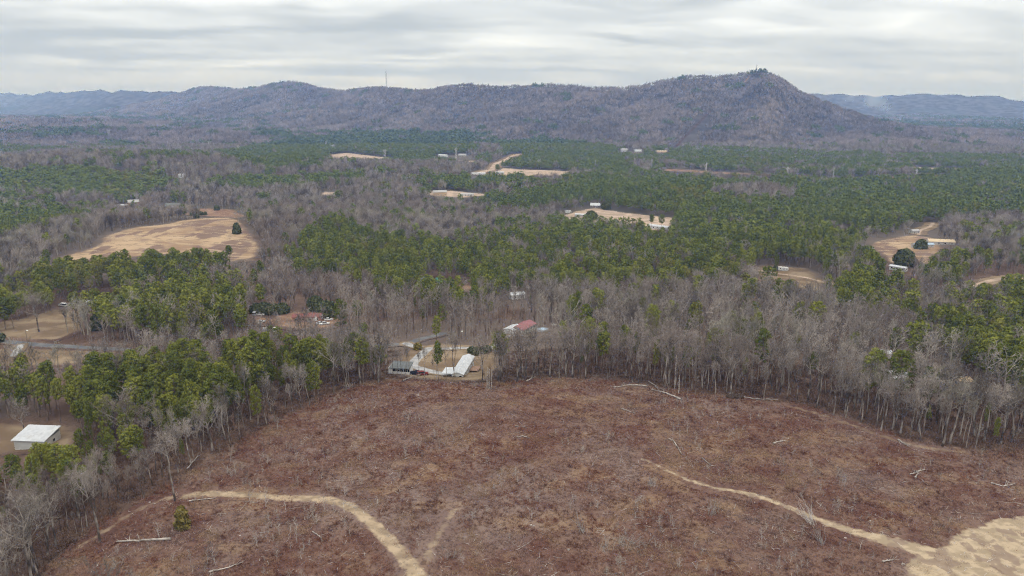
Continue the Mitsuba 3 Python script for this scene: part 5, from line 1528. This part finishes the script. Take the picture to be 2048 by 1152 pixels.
snag(1349, 778, 713, 0.24, 'tall pale branchless snag behind the straight log')
snag(1357, 788, 752, 0.21, 'short pale snag next to the tall branchless one')
snag(1372, 795, 775, 0.13, 'low leaning grey stem beside the short snag', 0.25, mat='m_grey_log')
snag(1338, 784, 756, 0.13, 'leaning grey stem between the snags', -0.3, mat='m_grey_log')
for i, (px, top) in enumerate([(974, 735), (978, 738), (983, 741)]):
    snag(px, 778, top, 0.17, ['first of three pale bare stems in a row at the clearing edge', 'middle one of three pale bare stems at the clearing edge', 'last of three pale bare stems in a row at the clearing edge'][i], 0.02)

# root mound
p = at1(1470, 796)
t = Thing('root_mound', 'dark upturned root mound with a long log at the wood edge', 'root mound', p)
m = trimesh.creation.icosphere(3, 1.0)
vv = np.asarray(m.vertices) * np.array([2.9, 1.4, 1.15])
vv *= (0.75 + 0.6 * meshkit.fbm(vv * 0.9 + 5, 4, 3))[:, None]
diffuse('m_root', lambda p, n, uv: mix((0.035, 0.026, 0.022), (0.10, 0.07, 0.055), noise(p.x * 2, p.y * 2, p.z * 2)))
t.part('soil', (vv + np.array([0, 0, 0.5]), m.faces), 'm_root', smooth=True)
for _ in range(14):
    a, e = scr.uniform(0, 6.28), scr.uniform(0.1, 1.2)
    d = np.array([math.cos(a) * math.cos(e) * 1.9, math.sin(a) * math.cos(e), math.sin(e)])
    t.part('root', tube([d * 0.9 + [0, 0, 0.5], d * 1.35 + [0, 0, 0.6], d * 1.8 + [0, 0, 0.4 + 0.5 * math.sin(a)]], [0.10, 0.06, 0.02], 4), 'm_grey_log')


def brush_pile(px, py, w, h, n, label, az=None, mat='m_grey_log', r=0.05, name='brush_pile'):
    p = at1(px, py)
    t = Thing(name, label, 'brush pile', p)
    out = []
    for _ in range(n):
        o = scr.normal(0, 1, 2) * w * 0.25
        a = scr.uniform(0, 6.28) if az is None else az + scr.normal(0, 0.30)
        L = h * scr.uniform(0.6, 1.3)
        e = scr.uniform(0.15, 1.0) if az is None else scr.uniform(0.55, 1.2)
        d = np.array([math.cos(a) * math.cos(e), math.sin(a) * math.cos(e), math.sin(e)])
        b = np.array([o[0], o[1], -0.1])
        q = b + d * L * 0.5 + scr.normal(0, 0.06 * L, 3)
        out.append(tube([b, q, b + d * L + scr.normal(0, 0.08 * L, 3)], [r, r * 0.75, r * 0.35], 4))
    k = max(1, len(out) // 3)
    for i in range(0, len(out), k):
        t.part('branch', join(out[i:i + k]), mat)


brush_pile(1262, 1092, 6.5, 2.6, 90, 'wide dark tangled brush pile near the bottom of the clearing', mat='m_grey_log')
brush_pile(1210, 1103, 3.0, 2.8, 16, 'leaning sticks beside the wide dark brush pile', 1.2)
brush_pile(1168, 1068, 1.4, 5.2, 12, 'fan of tall grey stems leaning over pale stones', 2.2, r=0.06)
brush_pile(1625, 1050, 1.6, 6.4, 22, 'bundle of tall pale poles leaning over the straw path', 2.35, 'm_stick', 0.07)
brush_pile(1645, 1090, 1.6, 3.4, 16, 'grey twigs below the bundle of pale poles', 1.9)
brush_pile(1422, 1030, 2.6, 4.2, 18, 'leaning grey stems in the brown scrub below the straw path', 0.9, r=0.05)
brush_pile(1300, 975, 2.6, 3.8, 16, 'grey sprawling stems by the upper end of the straw path', 1.1, r=0.05)
brush_pile(1260, 880, 4.5, 1.2, 40, 'low heap of pale brushwood in the upper clearing', mat='m_stick', r=0.05)
brush_pile(930, 1040, 3.5, 1.3, 30, 'low heap of grey brushwood by the faint spur', mat='m_grey_log')
brush_pile(700, 775, 4.5, 1.6, 36, 'pale heap of brushwood at the wood edge corner', mat='m_stick', r=0.05)
brush_pile(530, 890, 4.0, 1.6, 36, 'grey brushwood heap by the sloping wood edge', mat='m_grey_log', r=0.05)
brush_pile(335, 1012, 3.6, 0.9, 36, 'pale broken brushwood at the head of the track', mat='m_stick', r=0.06)
brush_pile(1780, 1060, 3.8, 1.2, 30, 'grey brushwood heap above the straw path', mat='m_grey_log')

for i in range(5):
    r_ = np.random.default_rng(900 + i)
    w, c = bare_tree(900 + i, h=7.0, limbs=9, branches=4, twigs=5, sub=1, spread=0.26, low=0.2, tw=0.05, sides=(4, 3, 3))
    group(f'proto_sapling_{i}', stem=mikit.ply(w, 'm_stick'), crown=mikit.ply(c, 'm_twig'))
SAP = [(532, 1016, 6.0), (650, 1024, 5.0), (628, 1043, 4.6), (594, 1088, 6.2), (320, 1080, 5.0), (500, 1010, 5.0), (560, 1075, 4.0), (515, 1095, 4.2), (415, 1130, 5.5), (432, 1132, 6.2), (382, 1128, 3.8), (300, 1110, 4.0), (700, 1075, 3.4), (690, 1052, 3.6),
       (1345, 870, 4.4), (1360, 880, 4.0), (1375, 868, 4.8), (1390, 890, 4.6), (1355, 860, 3.8), (1400, 905, 4.2), (1688, 978, 4.4), (1679, 968, 3.6), (1672, 958, 4.0), (1962, 915, 3.4), (1500, 1010, 3.0), (1140, 1020, 3.2), (1062, 1040, 3.4), (1060, 1010, 3.0),
       (800, 960, 2.6), (960, 985, 2.4), (985, 905, 2.6), (880, 905, 2.4), (1180, 960, 2.6), (1560, 920, 2.6), (1760, 930, 2.8), (1880, 960, 2.6), (460, 925, 5.6), (470, 950, 4.8), (420, 960, 5.0), (555, 860, 5.0), (1240, 930, 2.8), (1020, 1085, 2.6), (745, 905, 2.6)]
for i, (px, py, h) in enumerate(SAP):
    p = at1(px, py)
    key = numbered('bare_sapling')
    s = h / 7.0
    scene[key] = {'type': 'instance', 'shapegroup': ref(f'proto_sapling_{i % 5}'), 'to_world': tf(p[0], p[1], float(p[2]), s * 1.1, s, scr.uniform(0, 6.28), lean=tuple(scr.normal(0, 0.08, 2)))}
    where = 'beside the curving dirt track' if px < 760 else ('in the grey brush of the upper clearing' if px > 1330 and px < 1410 else 'scattered over the open clearing')
    labels[key] = {'label': f'thin grey bare sapling {where}', 'category': 'sapling', 'group': f'saplings {where}'}

X, Y = scr.uniform(-210, 250, 5200), scr.uniform(112, 268, 5200)
ok = shapely.contains_xy(CLEARING.buffer(-2), X, Y) & in_view(X, Y, gz(X, Y), 20, 1) & (meshkit.fbm(np.stack([X / 17, Y / 15, 0 * X], -1), 4, 52) > 0.545) & (shapely.distance(bare_ground, shapely.points(X, Y)) > 1.0)
for x, y in zip(X[ok], Y[ok]):
    s = scr.uniform(0.16, 0.42)
    stuff('regrowth', f'proto_sapling_{scr.integers(5)}', tf(x, y, float(gz(x, y)), s * 1.5, s, scr.uniform(0, 6.28), lean=tuple(scr.normal(0, 0.15, 2))))
labels['regrowth'] = {'label': 'low grey twiggy regrowth in the clearing', 'kind': 'stuff'}

# thin trunks left standing in front of the two white buildings
for i, (px, py, h) in enumerate([(787, 757, 13), (795, 757, 12), (803, 759, 12), (812, 758, 13), (821, 758, 14), (838, 757, 11), (850, 757, 13), (873, 757, 12), (892, 761, 14), (908, 757, 16), (770, 760, 13), (758, 764, 14), (1000, 760, 13), (1012, 758, 14), (990, 757, 11)]):
    p = at1(px, py)
    s = h / 19.0
    individual('bare_tree', p[0], p[1], s * 0.62, s, 'thin bare tree standing in front of the white buildings', 'thin trees before the white buildings', int(scr.integers(2, 4)), lean=tuple(scr.normal(0, 0.03, 2)))

STUMPS = [(1137, 1101, 0.55), (1806, 1131, 0.75), (749, 816, 0.45), (1500, 855, 0.4), (1384, 817, 0.3), (1720, 848, 0.3), (1230, 950, 0.3), (300, 1006, 0.45), (310, 1009, 0.4), (1740, 1043, 0.45), (2036, 1013, 0.45), (480, 1073, 0.35), (1062, 1052, 0.5), (1068, 1053, 0.4), (924, 768, 0.5), (1090, 905, 0.3), (1690, 1078, 0.5)]
for i, (px, py, r) in enumerate(STUMPS):
    p = at1(px, py)
    t = Thing('pale_stump', 'pale cut stump in the brown scrub', 'stump', p + np.array([0, 0, 0.1]), scr.uniform(0, 6), 'pale stumps scattered over the clearing')
    g = np.linspace(0, 2 * np.pi, 11)[:-1]
    k = 1 + 0.18 * scr.normal(size=10)
    prof = [(1.35, -0.3), (1.05, 0.25), (0.95, 0.55), (0.0, 0.6)]
    r *= 0.5
    V = np.vstack([np.stack([np.cos(g) * r * a * k, np.sin(g) * r * a * k, np.full(10, r * (z + 0.5))], 1) for a, z in prof])
    F = np.vstack([[[j * 10 + q, j * 10 + (q + 1) % 10, j * 10 + 10 + (q + 1) % 10], [j * 10 + q, j * 10 + 10 + (q + 1) % 10, j * 10 + 10 + q]] for j in range(3) for q in range(10)])
    t.part('bole', (V, F), 'm_log')

# ---------------------------------------------------------------- the air
scene['haze_air'] = {'type': 'homogeneous', 'albedo': rgbv((0.93, 0.95, 0.97)), 'sigma_t': rgbv((0.41e-4, 0.65e-4, 1.25e-4))}
zlo, zhi = float(GZ.min()) - 1.0, 460.0
scene['haze'] = {'type': 'cube', 'to_world': T().translate([0, 8550, (zlo + zhi) / 2]).scale([16100, 9550, (zhi - zlo) / 2]),
                 'bsdf': {'type': 'null'}, 'interior': ref('haze_air')}
sm = at1(1797, 238)
sm = np.array([sm[0] / sm[1] * 5200, 5200.0, 0]); sm[2] = gz(sm[0], sm[1])
rgm = np.random.default_rng(3)
for i, (dx, z, r) in enumerate([(10, 25, 22), (26, 62, 36), (52, 104, 52), (84, 148, 66), (150, 150, 60), (195, 128, 54), (120, 185, 62)]):
    m = trimesh.creation.icosphere(3, 1.0)
    w = np.asarray(m.vertices)
    w = w * (0.8 + 0.45 * meshkit.fbm(w * 1.3 + i * 7, 3, 12))[:, None] * np.array([r, r * 1.3, r * 0.95]) + sm + np.array([dx, i * 175.0, z])
    scene[f'smoke__{i + 1:03d}'] = {**mikit.ply((w, m.faces), None, smooth=True), 'bsdf': {'type': 'null'}, 'interior': ref('smoke_air'), 'exterior': ref('haze_air')}
scene['smoke_air'] = {'type': 'homogeneous', 'albedo': rgbv((0.95, 0.96, 0.98)), 'sigma_t': rgbv((1.0e-3, 1.3e-3, 1.7e-3))}
labels['smoke'] = {'label': 'pale wisp of smoke rising before the far ridge', 'kind': 'stuff'}
labels['haze'] = {'label': 'thin bluish haze over the valley', 'kind': 'stuff'}
